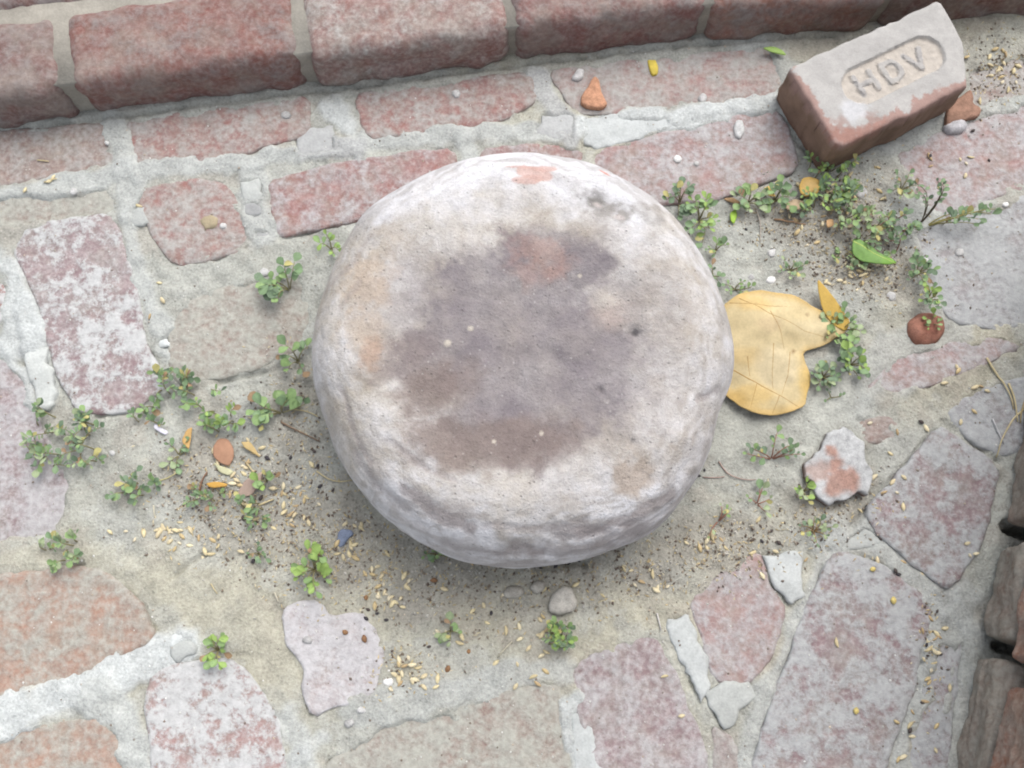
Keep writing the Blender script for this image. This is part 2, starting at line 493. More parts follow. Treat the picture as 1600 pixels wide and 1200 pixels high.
# grooves: open cracks, undercuts, and trenches added to darken the wall gaps, (points, width in pixels, depth in mm)
GROOVES = [
    ([(150, 652), (200, 645), (270, 618), (330, 600), (400, 584), (435, 574)], 7, 7),
    ([(196, 928), (222, 955), (246, 1000)], 7, 6),
    ([(0, 905), (60, 898), (130, 884)], 7, 5),
    ([(1458, 676), (1400, 748), (1352, 800), (1330, 826)], 8, 7),
    ([(1474, 660), (1520, 692), (1562, 722)], 9, 10),
    ([(1372, 836), (1420, 880), (1476, 922), (1500, 905)], 7, 5),
    ([(1296, 862), (1262, 948), (1222, 1060), (1176, 1190)], 8, 6),
    ([(1450, 955), (1432, 1065), (1390, 1190)], 7, 5),
    ([(1330, 862), (1400, 896), (1446, 930)], 6, 4),
    ([(840, 882), (868, 884), (900, 876), (914, 882)], 12, 12),
    ([(1040, 966), (1066, 1050), (1098, 1104)], 5, 4),
    ([(1190, 866), (1206, 924), (1238, 948)], 5, 4),
    ([(24, 392), (60, 470), (92, 590), (130, 646)], 6, 5),
    ([(222, 338), (247, 380), (272, 414), (335, 404), (388, 386)], 5, 4),
    ([(434, 374), (520, 353), (590, 336)], 6, 5),
    ([(940, 300), (1000, 326), (1130, 308), (1244, 268)], 6, 5),
    ([(270, 905), (300, 880), (330, 862)], 6, 5),
    ([(1500, 1010), (1488, 1100), (1470, 1210)], 7, 6),
    ([(440, 955), (452, 1010), (474, 1072), (486, 1118)], 5, 4),
    ([(912, 226), (1000, 218), (1060, 198), (1150, 178)], 5, 4),
    ([(232, 1068), (270, 1040), (340, 1026)], 5, 4),
    ([(1395, 565), (1356, 606)], 5, 3),
    ([(0, 207), (200, 181), (450, 148), (800, 103), (1100, 69), (1300, 54)], 8, 8),
    ([(1572, 822), (1610, 834), (1660, 850)], 18, 45),  # trench added below a wall joint so the gap renders dark
    ([(1560, 1008), (1600, 1014), (1640, 1020)], 16, 45),  # likewise sunk under the next joint to keep light out of it
    ([(1216, 178), (1240, 215), (1278, 254), (1300, 246)], 9, 7),
]

def axis(lo, hi, step, far):
    mid = np.arange(lo, hi + step * .5, step)
    out = []
    d, x = step, hi
    while x < far:
        d = min(d * 1.35, 0.6)
        x += d
        out.append(x)
    out = np.array(out)
    a0 = lo - (out - hi)
    return np.concatenate([a0[::-1], mid, out])

def ground_base(X, Y):
    z = 0.0004 + (fbm(X * 9, Y * 9, octv=3, seed=3) - .5) * 0.008 + (fbm(X * 60, Y * 60, octv=4, seed=5) - .5) * 0.0070
    k = np.zeros_like(X)
    c = np.stack([(fbm(X * 30 + 9, Y * 30, octv=2, seed=15) - .5) * .016, (fbm(X * 30 - 9, Y * 30 + 5, octv=2, seed=16) - .5) * .016])
    Xw, Yw = X + c[0], Y + c[1]
    return z, Xw, Yw

def ground_fields(X, Y, colour=True):
    z, Xw, Yw = ground_base(X, Y)
    lo = fbm(X * 3.5 + 4, Y * 3.5, octv=4, seed=8)
    col = DIRT[None] * (1 - sstep(.42, .68, lo))[:, None] + TAN[None] * sstep(.42, .68, lo)[:, None]
    left = sstep(0.0, -0.5, X) * sstep(.35, -.05, Y)
    col = col * (1 - .35 * left[:, None]) + TAN * 1.03 * .35 * left[:, None]
    p1 = fbm(X * 17 + 1, Y * 17, octv=5, seed=24, gain=.6)
    p2 = fbm(X * 22 + 7, Y * 22, octv=5, seed=25, gain=.6)
    col = col * (1 + .45 * (p1 - .5))[:, None]
    m = (sstep(.54, .64, p2) * .45)[:, None]
    col = col * (1 - m) + np.array((.41, .415, .385)) * m
    m = (sstep(.46, .36, p2) * .35)[:, None]
    col = col * (1 - m) + np.array((.335, .30, .255)) * m
    far = sstep(1.0, 1.5, np.maximum(np.abs(X), np.abs(Y - .3)))[:, None]
    col = col * (1 - far) + (DIRT * .6 + TAN * .4) * far          # beyond the fine grid the material's own grain takes over
    z = z * (1 - far[:, 0])
    soil = np.ones_like(X) * .55
    hx = np.zeros_like(X)
    for (a, b, ra, rb) in HUMUS:
        c = P(a, b)
        d = ((Xw - c[0]) / (ra * M)) ** 2 + ((Yw - c[1]) / (rb * M)) ** 2
        hx = np.maximum(hx, sstep(1.25, .2, d))
    hx *= sstep(.3, .6, fbm(X * 26, Y * 26, octv=4, seed=22)) * .6 + .3
    col = col * (1 - hx[:, None]) + HUM * hx[:, None]
    soil = soil + hx * .45
    z = z + hx * (fbm(X * 130, Y * 130, octv=3, seed=44) - .5) * .006
    brk = fbm(X * 38, Y * 38, octv=4, seed=31)
    for pts, wd, cc, rise, st in STROKES:
        q = PL(pts)
        near = (X > q[:, 0].min() - .12) & (X < q[:, 0].max() + .12) & (Y > q[:, 1].min() - .12) & (Y < q[:, 1].max() + .12)
        if not near.any():
            continue
        d = seg_dist(Xw[near], Yw[near], q, False)
        h = wd * M * .5
        m = sstep(h * 1.25, h * .7, d + (brk[near] - .5) * h * 1.3) * st
        col[near] = col[near] * (1 - m[:, None]) + cc * m[:, None]
        soil[near] *= (1 - m * .8)
        z[near] += m * (rise * .001 + .0012)
    lap = (fbm(X * 34 + 2, Y * 34, octv=4, seed=71, gain=.6) - .5)
    for lst, sink, reach in ((BRICKS, .009, .013), (PATCHES, .006, .008)):
        for b in lst:
            q = PL(b[0])
            near = (X > q[:, 0].min()) & (X < q[:, 0].max()) & (Y > q[:, 1].min()) & (Y < q[:, 1].max())
            k = np.where(near)[0]
            if not len(k):
                continue
            k = k[inside(X[k], Y[k], q)]
            d = seg_dist(X[k], Y[k], q)
            z[k] -= sink * sstep(0, reach, d + lap[k] * reach * 2.2)
    for pts, wd, dp in GROOVES:
        q = PL(pts)
        near = (X > q[:, 0].min() - .03) & (X < q[:, 0].max() + .03) & (Y > q[:, 1].min() - .03) & (Y < q[:, 1].max() + .03)
        k = np.where(near)[0]
        if not len(k):
            continue
        d = seg_dist(X[k] + (Xw[k] - X[k]) * .3, Y[k] + (Yw[k] - Y[k]) * .3, q, False)
        h = wd * M * .5
        g = .35 + .65 * sstep(.38, .55, brk[k])
        z[k] -= dp * .001 * g * sstep(h * 1.5, h * .3, d)
    return z, col, np.clip(soil, 0, 1)

def build_ground():
    ax = axis(-.86, .80, .0032, 6.0)
    ay = axis(-.30, .86, .0032, 6.0)
    X, Y = np.meshgrid(ax, ay)
    nx, ny = len(ax), len(ay)
    X, Y = X.ravel(), Y.ravel()
    z, col, soil = ground_fields(X, Y)
    idx = np.arange(nx * ny).reshape(ny, nx)
    f = np.stack([idx[:-1, :-1], idx[:-1, 1:], idx[1:, 1:], idx[1:, :-1]], -1).reshape(-1, 4)
    me = bpy.data.meshes.new('ground')
    me.vertices.add(nx * ny)
    me.vertices.foreach_set('co', np.stack([X, Y, z], 1).astype(np.float32).ravel())
    me.loops.add(f.size)
    me.loops.foreach_set('vertex_index', f.ravel().astype(np.int32))
    me.polygons.add(len(f))
    me.polygons.foreach_set('loop_start', (np.arange(len(f)) * 4).astype(np.int32))
    me.polygons.foreach_set('use_smooth', np.ones(len(f), bool))
    me.update(calc_edges=True)
    me.validate()
    set_attr(me, 'col', 'FLOAT_COLOR', col)
    set_attr(me, 'soil', 'FLOAT', soil)
    me.materials.append(MG)
    o = link('ground', me)
    o['kind'] = 'structure'
    o['label'] = 'dry grey soil and mortar bed between old paving bricks'
    return o

ground = build_ground()

# ------------------------------------------------------------------ slabs: anything flat with a traced outline
BV_V, BV_F = [], []          # surface of the paving for setting small things down

def slab_mesh(name, poly, zt, zb, spacing=.007, rr=.007, rh=.004, relief=.0015, rseed=0, jitter=.0012, zfun=None, rings=(0.33, 1.0), corner=1, nfreq=45):
    """poly: world outline; top near zt with rounded rim, sides down to zb. returns verts, faces, edge-distance per vertex"""
    poly = np.asarray(poly, float)
    if area2(poly) < 0:
        poly = poly[::-1]
    if corner:
        poly = chaikin(poly, corner)
    poly = resample(poly, spacing * .8)
    nrm = np.roll(poly, -1, 0) - np.roll(poly, 1, 0)
    nrm = np.stack([nrm[:, 1], -nrm[:, 0]], 1) / (np.linalg.norm(nrm, axis=1)[:, None] + 1e-12)
    j = (fbm(poly[:, 0] * 50, poly[:, 1] * 50, octv=3, seed=60 + rseed) - .5) * 5 * jitter
    poly = poly + nrm * j[:, None]
    pts = [poly]
    for r in rings:
        q = poly - nrm * (rr * r)
        d = seg_dist(q[:, 0], q[:, 1], poly)
        ok = inside(q[:, 0], q[:, 1], poly) & (d > rr * r * .9)
        pts.append(q[ok])
    lo, hi = poly.min(0), poly.max(0)
    gx, gy = np.meshgrid(np.arange(lo[0], hi[0], spacing), np.arange(lo[1], hi[1], spacing))
    gx, gy = gx.ravel(), gy.ravel()
    gx = gx + rng.uniform(-.2, .2, gx.shape) * spacing
    gy = gy + rng.uniform(-.2, .2, gy.shape) * spacing
    ok = inside(gx, gy, poly)
    gx, gy = gx[ok], gy[ok]
    d = seg_dist(gx, gy, poly) if len(gx) else np.zeros(0)
    ok = d > rr * max(rings) + spacing * .45
    pts.append(np.stack([gx[ok], gy[ok]], 1))
    allp = np.concatenate(pts)
    n = len(poly)
    res = delaunay_2d_cdt([Vector(p) for p in allp], [], [list(range(n))], 1, 1e-7)
    V2 = np.array([(v.x, v.y) for v in res[0]])
    F = [list(f) for f in res[2]]
    ov = res[3]
    bmap = {}
    for i, l in enumerate(ov):
        for k in l:
            if k < n and k not in bmap:
                bmap[k] = i
    d = seg_dist(V2[:, 0], V2[:, 1], poly)
    t = np.clip(1 - d / rr, 0, 1)
    z = zt - rh * (1 - np.sqrt(np.maximum(1 - t * t, 0)))
    z = z + (fbm(V2[:, 0] * nfreq, V2[:, 1] * nfreq, octv=3, seed=90 + rseed) - .5) * 2 * relief
    if zfun is not None:
        z = z + zfun(V2[:, 0], V2[:, 1], d)
    V = [(x, y, zz) for (x, y), zz in zip(V2, z)]
    ring = []
    for k in range(n):
        if k in bmap and (not ring or ring[-1] != bmap[k]):
            ring.append(bmap[k])
    base = len(V)
    for i in ring:
        V.append((V2[i][0], V2[i][1], zb))
    m = len(ring)
    for k in range(m):
        a, b = ring[k], ring[(k + 1) % m]
        F.append([base + k, base + (k + 1) % m, b, a])
    F.append([base + k for k in range(m - 1, -1, -1)])
    d = np.concatenate([d, np.zeros(m)])
    return np.array(V), F, d

def brick_attrs(me, d, tint, cover, amt):
    set_attr(me, 'crisp', 'FLOAT', np.full(len(me.vertices), {LIME: .85, ASH: .6}.get(tuple(cover), .1)))
    n = len(me.vertices)
    set_attr(me, 'tint', 'FLOAT_COLOR', np.tile(tint, (n, 1)))
    set_attr(me, 'cover', 'FLOAT_COLOR', np.tile(cover, (n, 1)))
    set_attr(me, 'amt', 'FLOAT', np.full(n, amt))
    set_attr(me, 'edge', 'FLOAT', np.exp(-d / .010))

def collect(V, F):
    b = sum(len(v) for v in BV_V)
    BV_V.append(np.asarray(V))
    for f in F:
        if len(f) == 3:
            BV_F.append([i + b for i in f])

def paving_piece(name, px, tint, cover, amt, zt=.003, mat=None, parent=None, tilt=(0, 0), rr=.008, rh=.006, relief=.0016, k=[0], col=None, jitter=.0012, spacing=.007, corner=1):
    k[0] += 1
    w_ = PL(px)
    c = w_.mean(0)
    zf = lambda x, y, d: (x - c[0]) * tilt[0] + (y - c[1]) * tilt[1]
    V, F, d = slab_mesh(name, w_, zt, -.05 if mat is None else -.012, rseed=k[0], rr=rr, rh=rh, relief=relief, zfun=zf, jitter=jitter, spacing=spacing, corner=corner)
    collect(V, F)
    me = mesh_from(name, V - np.array((c[0], c[1], 0)), F, mat or MB)
    if mat is None:
        brick_attrs(me, d, tint, cover, amt)
    else:
        n = len(V)
        f = fbm(V[:, 0] * 40, V[:, 1] * 40, octv=4, seed=k[0] + 200)[:, None]
        set_attr(me, 'col', 'FLOAT_COLOR', np.asarray(col) * (0.85 + .3 * f))
    return link(name, me, parent or ground, (c[0], c[1], 0))

for px, tint, cover, amt, zt in BRICKS:
    cxp, cyp = sum(p[0] for p in px) / len(px), sum(p[1] for p in px) / len(px)
    px = [(a + 5 * (a - cxp) / math.hypot(a - cxp, b - cyp), b + 5 * (b - cyp) / math.hypot(a - cxp, b - cyp)) for a, b in px]
    paving_piece('brick', px, tint, cover, amt, zt - .0005 - .002 * amt, rr=.005, rh=.0022, relief=.0022, jitter=.0015, tilt=(random.uniform(-.012, .012), random.uniform(-.012, .012)))
# the paving goes on to the left and below the part the photograph shows
for r in range(6):
    for c in range(5):
        for side in (0, 1):
            if side == 0:
                x0, y0 = -1.62 + c * .17 + random.uniform(-.01, .01), -.38 + r * .2
                ww, hh = .15, .18
                if x0 + ww > -.80: continue
            else:
                x0, y0 = -.72 + r * .25 + random.uniform(-.01, .01), -.345 - c * .13
                ww, hh = .232, .115
                if x0 + ww > .62: continue
            cs = [(x0, y0), (x0 + ww, y0 + .006), (x0 + ww, y0 + hh), (x0, y0 + hh)]
            cx, cy = x0 + ww / 2, y0 + hh / 2
            V, F, d = slab_mesh('brick', np.array(cs), .003, -.05, spacing=.014, rseed=300 + r * 9 + c, rr=.009, rh=.006)
            me = mesh_from('brick', V - np.array((cx, cy, 0)), F, MB)
            brick_attrs(me, d, random.choice((RED, PINK, MAUVE, BRN)), random.choice((LIME, DUST, GRN)), random.uniform(.45, .75))
            link('brick', me, ground, (cx, cy, 0))

for px, c, zt in PATCHES:
    paving_piece('mortar_patch', px, None, None, 0, zt - .003, MPATCH, rr=.004, rh=.002, relief=.0018, col=c, jitter=.0026, spacing=.0035, corner=0)

bvh = BVHTree.FromPolygons([tuple(v) for v in np.concatenate(BV_V)], BV_F)

gv = np.empty(len(ground.data.vertices) * 3, np.float32)
ground.data.vertices.foreach_get('co', gv)
gv = gv.reshape(-1, 3)
nxg = int(np.sum(np.abs(gv[:, 1] - gv[0, 1]) < 1e-7))
gax, gay = gv[:nxg, 0], gv[::nxg, 1]
gzz = gv[:, 2].reshape(-1, nxg)
def gint(x, y):
    return gzz[int(np.clip(np.searchsorted(gay, y), 0, len(gay) - 1)), int(np.clip(np.searchsorted(gax, x), 0, nxg - 1))]
def surf(x, y):
    z = float(gint(x, y))
    h = bvh.ray_cast(Vector((x, y, .2)), Vector((0, 0, -1)))
    if h[0] is not None:
        z = max(z, h[0].z)
    return z

def on(xpx, ypx):
    x, y = P(xpx, ypx)
    return Vector((x, y, surf(x, y)))

# ------------------------------------------------------------------ masonry that rises from the paving
def solid_brick(L, D, H, seed, round_=.010, rough=.0018, nx=20, nd=7, nh=8):
    """a worn brick: box from (0,0,0) to (L,D,H) with rounded uneven arrises, front face is y = 0"""
    bm = bmesh.new()
    bmesh.ops.create_cube(bm, size=1.0)
    me = bpy.data.meshes.new('t')
    # build as a subdivided box by hand
    bm.free()
    V, F, idx = [], [], {}
    def vid(i, j, k):
        if (i, j, k) not in idx:
            idx[(i, j, k)] = len(V)
            V.append((i / nx * L, j / nd * D, k / nh * H))
        return idx[(i, j, k)]
    for i in range(nx):
        for j in range(nd):
            F.append([vid(i, j, 0), vid(i, j + 1, 0), vid(i + 1, j + 1, 0), vid(i + 1, j, 0)])
            F.append([vid(i, j, nh), vid(i + 1, j, nh), vid(i + 1, j + 1, nh), vid(i, j + 1, nh)])
    for i in range(nx):
        for k in range(nh):
            F.append([vid(i, 0, k), vid(i + 1, 0, k), vid(i + 1, 0, k + 1), vid(i, 0, k + 1)])
            F.append([vid(i, nd, k), vid(i, nd, k + 1), vid(i + 1, nd, k + 1), vid(i + 1, nd, k)])
    for j in range(nd):
        for k in range(nh):
            F.append([vid(0, j, k), vid(0, j, k + 1), vid(0, j + 1, k + 1), vid(0, j + 1, k)])
            F.append([vid(nx, j, k), vid(nx, j + 1, k), vid(nx, j + 1, k + 1), vid(nx, j, k + 1)])
    V = np.array(V)
    c = np.array((L, D, H)) / 2
    q = V - c
    inner = np.clip(q, -(c - round_), c - round_)
    dv = q - inner
    ln = np.linalg.norm(dv, axis=1)[:, None]
    q = inner + np.where(ln > 1e-9, dv / np.maximum(ln, 1e-9) * np.minimum(ln, round_), 0)
    n = dv / np.maximum(ln, 1e-9)
    s = seed * 7.3
    amp = (fbm(q[:, 0] * 35 + s, q[:, 1] * 35, q[:, 2] * 35, octv=4, seed=seed) - .5) * 2 * rough * 2.4
    q = q + n * amp[:, None]
    return q + c, F, ln[:, 0]

step = thing('brick_step', 'low brick step with its dark red riser along the edge of the paving', 'step', (*P(600, 130), 0))
SB = Vector((*P(600, 130), 0))

def place_local(V, origin, ux, uy):
    """local x along ux, y along uy (unit 2-vectors), z up"""
    V = np.asarray(V)
    out = np.empty_like(V)
    out[:, 0] = origin[0] + V[:, 0] * ux[0] + V[:, 1] * uy[0]
    out[:, 1] = origin[1] + V[:, 0] * ux[1] + V[:, 1] * uy[1]
    out[:, 2] = origin[2] + V[:, 2]
    return out

STEP_PX = [((-330, 246), (92, 190)), ((114, 186), (468, 142)), ((484, 139), (795, 99)), ((808, 97), (1108, 66)), ((1116, 65), (1388, 46)), ((1398, 45), (1690, 24)), ((1700, 23), (1990, 5))]
SOOT = (.22, .195, .185)
STEP_T = [((.17, .095, .085), SOOT, .46), ((.20, .09, .075), SOOT, .34), ((.22, .11, .095), DUST, .34), ((.20, .095, .085), SOOT, .38), ((.24, .12, .09), SOOT, .34), ((.16, .075, .06), SOOT, .30), (RED, DUST, .4)]
base_line = []
BL = [(-430, 262), (0, 205), (450, 146), (800, 101), (1100, 67), (1600, 30), (2050, 2)]
def foot(x):
    x = 800 + (x - 800) / 1.05                    # joints were read off at the height of the tread
    return np.array(P(x, float(np.interp(x, [q[0] for q in BL], [q[1] for q in BL]))))
for i, ((a, b), (tint, cover, amt)) in enumerate(zip(STEP_PX, STEP_T)):
    pa, pb = foot(a[0] - 4), foot(b[0] + 4)
    base_line += [pa, pb]
    u = (pb - pa); L = np.linalg.norm(u); u /= L
    vdir = np.array((-u[1], u[0]))
    for c in range(3):
        back = (0, .121, .242)[c]
        sh = (0, .115, 0)[c]
        V, F, d = solid_brick(L, .108, .082, 11 + i * 3 + c, round_=.019, rough=.0024, nx=44, nd=20, nh=12)
        o2 = pa + u * sh + vdir * (back + .003 + .004 * (i % 2))
        W = place_local(V, (o2[0], o2[1], -.012), u, vdir)
        me = mesh_from('brick', W - np.array(SB), F, MB)
        brick_attrs(me, np.full(len(V), .012), tint, cover, amt + .12 * (c > 0))
        link('brick', me, step)
# mortar behind and between the bricks, with the top bed
def ribbon_block(pts, depth, z0, z1, inset, seed, nz=10, st=.012):
    pts = resample_open(np.array(pts), st)
    t = np.gradient(pts, axis=0)
    t /= np.linalg.norm(t, axis=1)[:, None]
    nv = np.stack([-t[:, 1], t[:, 0]], 1)
    V, F = [], []
    n = len(pts)
    prof = [(inset, z0 + (z1 - z0) * k / nz) for k in range(nz + 1)] + [(depth * f, z1) for f in (.25, .5, .75, 1)] + [(depth, z0)]
    m = len(prof)
    for i in range(n):
        for (o, zz) in prof:
            q = pts[i] + nv[i] * o
            V.append((q[0], q[1], zz))
    V = np.array(V)
    am = (fbm(V[:, 0] * 40, V[:, 1] * 40, V[:, 2] * 40, octv=4, seed=seed) - .5) * .005
    for i in range(n):
        for k in range(m):
            q = i * m + k
            if k <= nz:
                V[q, :2] += nv[i] * am[q]
            else:
                V[q, 2] += am[q] * .6 if k < m - 1 else 0
    for i in range(n - 1):
        for k in range(m - 1):
            F.append([i * m + k, (i + 1) * m + k, (i + 1) * m + k + 1, i * m + k + 1])
    F.append([k for k in range(m)])
    F.append([(n - 1) * m + k for k in range(m - 1, -1, -1)])
    return V, F

def resample_open(p, step):
    out = [p[0]]
    for a, b in zip(p[:-1], p[1:]):
        k = max(1, int(np.linalg.norm(b - a) / step))
        for j in range(1, k + 1):
            out.append(a + (b - a) * j / k)
    return np.array(out)

def coloured(name, V, F, mat, cols, parent=None, loc=(0, 0, 0), smooth=True):
    me = mesh_from(name, np.asarray(V) - np.array(loc), F, mat, smooth)
    set_attr(me, 'col', 'FLOAT_COLOR', np.broadcast_to(cols, (len(V), 3)))
    return me

V, F = ribbon_block([base_line[0]] + base_line[1:], .40, -.03, .063, .0135, 5)
f = fbm(V[:, 0] * 30, V[:, 1] * 30, V[:, 2] * 30, octv=4, seed=77)[:, None]
mc = np.array((.30, .28, .24)) * (.7 + .5 * f)
me = coloured('mortar_bed', V, F, MPATCH, mc, loc=tuple(SB))
link('mortar_bed', me, step)
# ---- wall at the right
wa, wb = np.array(P(1612, 575)), np.array(P(1486, 1200))
wu = (wa - wb) / np.linalg.norm(wa - wb)            # away from the viewer along the wall
wv = np.array((wu[1], -wu[0]))                       # into the wall (towards +x)
W0 = Vector((wb[0], wb[1], 0))
wall = thing('brick_wall', 'rough old brick wall with open dark joints rising beside the paving', 'wall', W0)
def along(px, py):
    return float(np.dot(np.array(P(px, py)) - wb, wu))
s1, s2 = along(1545, 1008), along(1568, 828)
COURSES = [
    (0.000, .068, 0.000, [(-.33, -.115), (-.10, s1 - .016), (s1 + .004, s2 - .020), (s2 + .006, s2 + .235), (s2 + .25, s2 + .47)]),
    (.076, .068, .003, [(-.25, -.03), (-.016, .10), (.125, .30), (.318, .54), (.56, .66)]),
    (.152, .070, .007, [(-.30, -.15), (-.135, .085), (.105, .33), (.35, .56)]),
    (.230, .070, .006, [(-.25, -.02), (-.005, .22), (.24, .46), (.48, .66)]),
    (.308, .070, .009, [(-.28, -.12), (-.10, .12), (.14, .36), (.38, .60)]),
]
WT = [((.22, .16, .125), (.27, .255, .22), .66), ((.24, .11, .07), (.27, .235, .20), .34), ((.30, .10, .045), (.24, .11, .06), .12), ((.30, .12, .08), DUST, .3), (RED, DUST, .4)]  # second and third courses: shade of the wall corner put into deep red tints
for ci, (z0, hh, setb, spans) in enumerate(COURSES):
    for bi, (a, b) in enumerate(spans):
        V, F, d = solid_brick(b - a, .11 if ci < 4 else .30, hh, 101 + ci * 11 + bi, round_=.008, rough=.0030, nx=max(14, int((b - a) / .005)), nd=10, nh=18)
        V[:, 1] += (fbm(V[:, 0] * 9 + bi, V[:, 2] * 130 + ci * 9, octv=3, seed=140 + bi) - .5) * .007 * (V[:, 1] < .05)
        jit = random.uniform(-.004, .004)
        o = wb + wu * a + wv * (setb + jit)
        # local x along wu, local y into the wall; keep faces outward: mirror handled by normals recalculation
        W = place_local(V, (o[0], o[1], z0 + random.uniform(-.002, .003)), wu, wv)
        F2 = [f[::-1] for f in F]
        me = mesh_from('brick', W - np.array(W0), F2, MB)
        tint, cover, amt = WT[ci]
        brick_attrs(me, d + .01, tint, cover, amt + random.uniform(-.06, .06))
        link('brick', me, wall)
V, F = ribbon_block([wb + wu * .74 + wv * .098, wb - wu * .36 + wv * .098], .20, -.03, .372, 0.012, 15)
f = fbm(V[:, 0] * 30, V[:, 1] * 30, V[:, 2] * 30, octv=4, seed=79)[:, None]
me = coloured('shaded_mortar_core', V, F, MPATCH, np.array((.07, .055, .05)) * (.6 + .6 * f), loc=tuple(W0))  # near-black: the shade of the deep open joints is put into the colour
link('shaded_mortar_core', me, wall)

# ------------------------------------------------------------------ the round stone
OUT = [(487, 580), (494, 500), (514, 440), (538, 390), (565, 345), (620, 305), (680, 274), (740, 255), (800, 247), (870, 252), (930, 267), (990, 297), (1040, 335),
       (1080, 382), (1110, 430), (1130, 480), (1143, 535), (1146, 575), (1138, 615), (1122, 640), (1114, 690), (1097, 735), (1078, 768), (1045, 812), (1012, 838),
       (970, 856), (911, 874), (850, 884), (800, 887), (750, 882), (695, 868), (640, 840), (590, 800), (548, 748), (522, 700), (504, 650), (490, 612)]
ZM = .085
outw = PL(OUT, ZM)
sc = np.array(P(815, 560, ZM))
ang = np.arctan2(outw[:, 1] - sc[1], outw[:, 0] - sc[0])
rad = np.linalg.norm(outw - sc, axis=1)
o_ = np.argsort(ang)
ang, rad = ang[o_], rad[o_]
def stone_R(th):
    return np.interp((th + math.pi) % (2 * math.pi) - math.pi, np.concatenate([ang - 2 * math.pi, ang, ang + 2 * math.pi]), np.tile(rad, 3))
# profile from the underside to the middle of the top: (share of radius, height)
PROF = [(.60, -.012), (.78, -.004), (.88, .010), (.945, .030), (.982, .055), (.998, .080), (.985, .104), (.945, .127), (.885, .146), (.815, .158), (.74, .165), (.66, .1685), (.5, .170), (.3, .1695), (.1, .169), (.004, .169)]
def build_stone():
    pr = np.array(PROF)
    dl = np.concatenate([[0], np.cumsum(np.hypot(np.diff(pr[:, 0]) * .25, np.diff(pr[:, 1])))])
    NS, NT = 230, 760
    s = np.linspace(0, dl[-1], NS)
    # smooth the profile
    fr = np.interp(s, dl, pr[:, 0]); fz = np.interp(s, dl, pr[:, 1])
    ker = np.hanning(19); ker /= ker.sum()
    pad = lambda a: np.concatenate([np.full(9, a[0]), a, np.full(9, a[-1])])
    fr = np.convolve(pad(fr), ker, 'valid'); fz = np.convolve(pad(fz), ker, 'valid')
    th = np.linspace(-math.pi, math.pi, NT, endpoint=False)
    R = stone_R(th)
    k2 = np.hanning(41); k2 /= k2.sum()
    R = np.convolve(np.concatenate([R[-20:], R, R[:20]]), k2, 'valid')
    S, T = np.meshgrid(np.arange(NS), np.arange(NT), indexing='ij')
    rr = fr[S] * R[T]
    # towards the middle the outline turns to a circle
    X = sc[0] + np.cos(th[T]) * rr; Y = sc[1] + np.sin(th[T]) * rr; Z = fz[S] + 0 * rr
    X, Y, Z = X.ravel(), Y.ravel(), Z.ravel()
    f = fr[S].ravel(); tt = th[T].ravel()
    cx, sx = np.cos(tt), np.sin(tt)
    side = sstep(.66, .95, f) * sstep(-.02, .02, Z)
    # uneven top, one side a little lower
    Z += (fbm(X * 9, Y * 9, octv=3, seed=51) - .5) * .016 * sstep(1.0, .7, f) + (fbm(X * 40, Y * 40, octv=4, seed=52) - .5) * .004
    Z += -.010 * np.exp(-(((X - P(810, 530, .17)[0]) / .15) ** 2 + ((Y - P(810, 530, .17)[1]) / .14) ** 2)) * sstep(.9, .5, f)
    # broken layers run round the flank, most on the near side
    near = .35 + .65 * sstep(-.2, -.8, sx)
    lay = fbm(cx * 3.2 + 3, sx * 3.2, Z * 75 + fbm(cx * 3, sx * 3, Z * 5, octv=3, seed=58) * 4, octv=5, seed=53, gain=.55)
    lay2 = np.abs(fbm(cx * 4, sx * 4 + 7, Z * 30 + fbm(cx * 6, sx * 6, octv=2, seed=59) * 3, octv=4, seed=54) - .5) * 2
    am = side * near * ((lay - .5) * .0038) + side * (fbm(X * 14, Y * 14, Z * 14, octv=4, seed=55) - .5) * .0055
    X += cx * am; Y += sx * am; Z += am * .4
    # pits and the knot seen on the top
    def dist(px, py, z=.165):
        c = P(px, py, z)
        return np.hypot(X - c[0], Y - c[1]) / M
    top = sstep(.08, .12, Z)
    for (a, b, r, dp) in [(992, 520, 7, .006), (938, 610, 5, .004), (988, 690, 7, .004), (935, 308, 16, .004), (967, 322, 20, .004), (700, 536, 5, -.002), (945, 462, 20, -.0015), (705, 250, 6, .002), (1005, 740, 24, .003)]:
        Z -= top * dp * np.exp(-(dist(a, b) / r) ** 2)
    # ---- colour
    px_w = (fbm(X * 14, Y * 14, Z * 14, octv=4, seed=61) - .5) * 130
    warp_lo = fbm(X * 16, Y * 16, octv=3, seed=63) - .5
    warp_hi = fbm(X * 75, Y * 75, Z * 75, octv=4, seed=64, gain=.6) - .5
    def blob(a, b, ra, rb, rot=0, soft=.5, warp=1.0):
        c = P(a, b, .165)
        dx, dy = (X - c[0]) / M, -(Y - c[1]) / M
        q = (warp_lo * .7 + warp_hi * .75) * warp
        ca, sa = math.cos(rot), math.sin(rot)
        u, v = (dx * ca + dy * sa) / ra, (-dx * sa + dy * ca) / rb
        return sstep(1 + soft, 1 - soft, np.sqrt(u * u + v * v) + q) * top
    L = lambda a, b, m: a * (1 - m[:, None]) + np.asarray(b) * m[:, None]
    rim = np.array((.56, .555, .572)); tan = np.array((.365, .318, .25)); dark = np.array((.185, .163, .172)); brown = np.array((.185, .145, .13))
    low = fbm(X * 7, Y * 7, Z * 7, octv=4, seed=65)
    col = np.tile(rim, (len(X), 1)) * (.93 + .14 * low)[:, None]
    # fibrous grey streaks that run round the rim
    fib = fbm(cx * 5 + 2, sx * 5, f * 46 + Z * 90 + fbm(cx * 4, sx * 4, Z * 8, octv=3, seed=57) * 5, octv=5, seed=56, gain=.62)
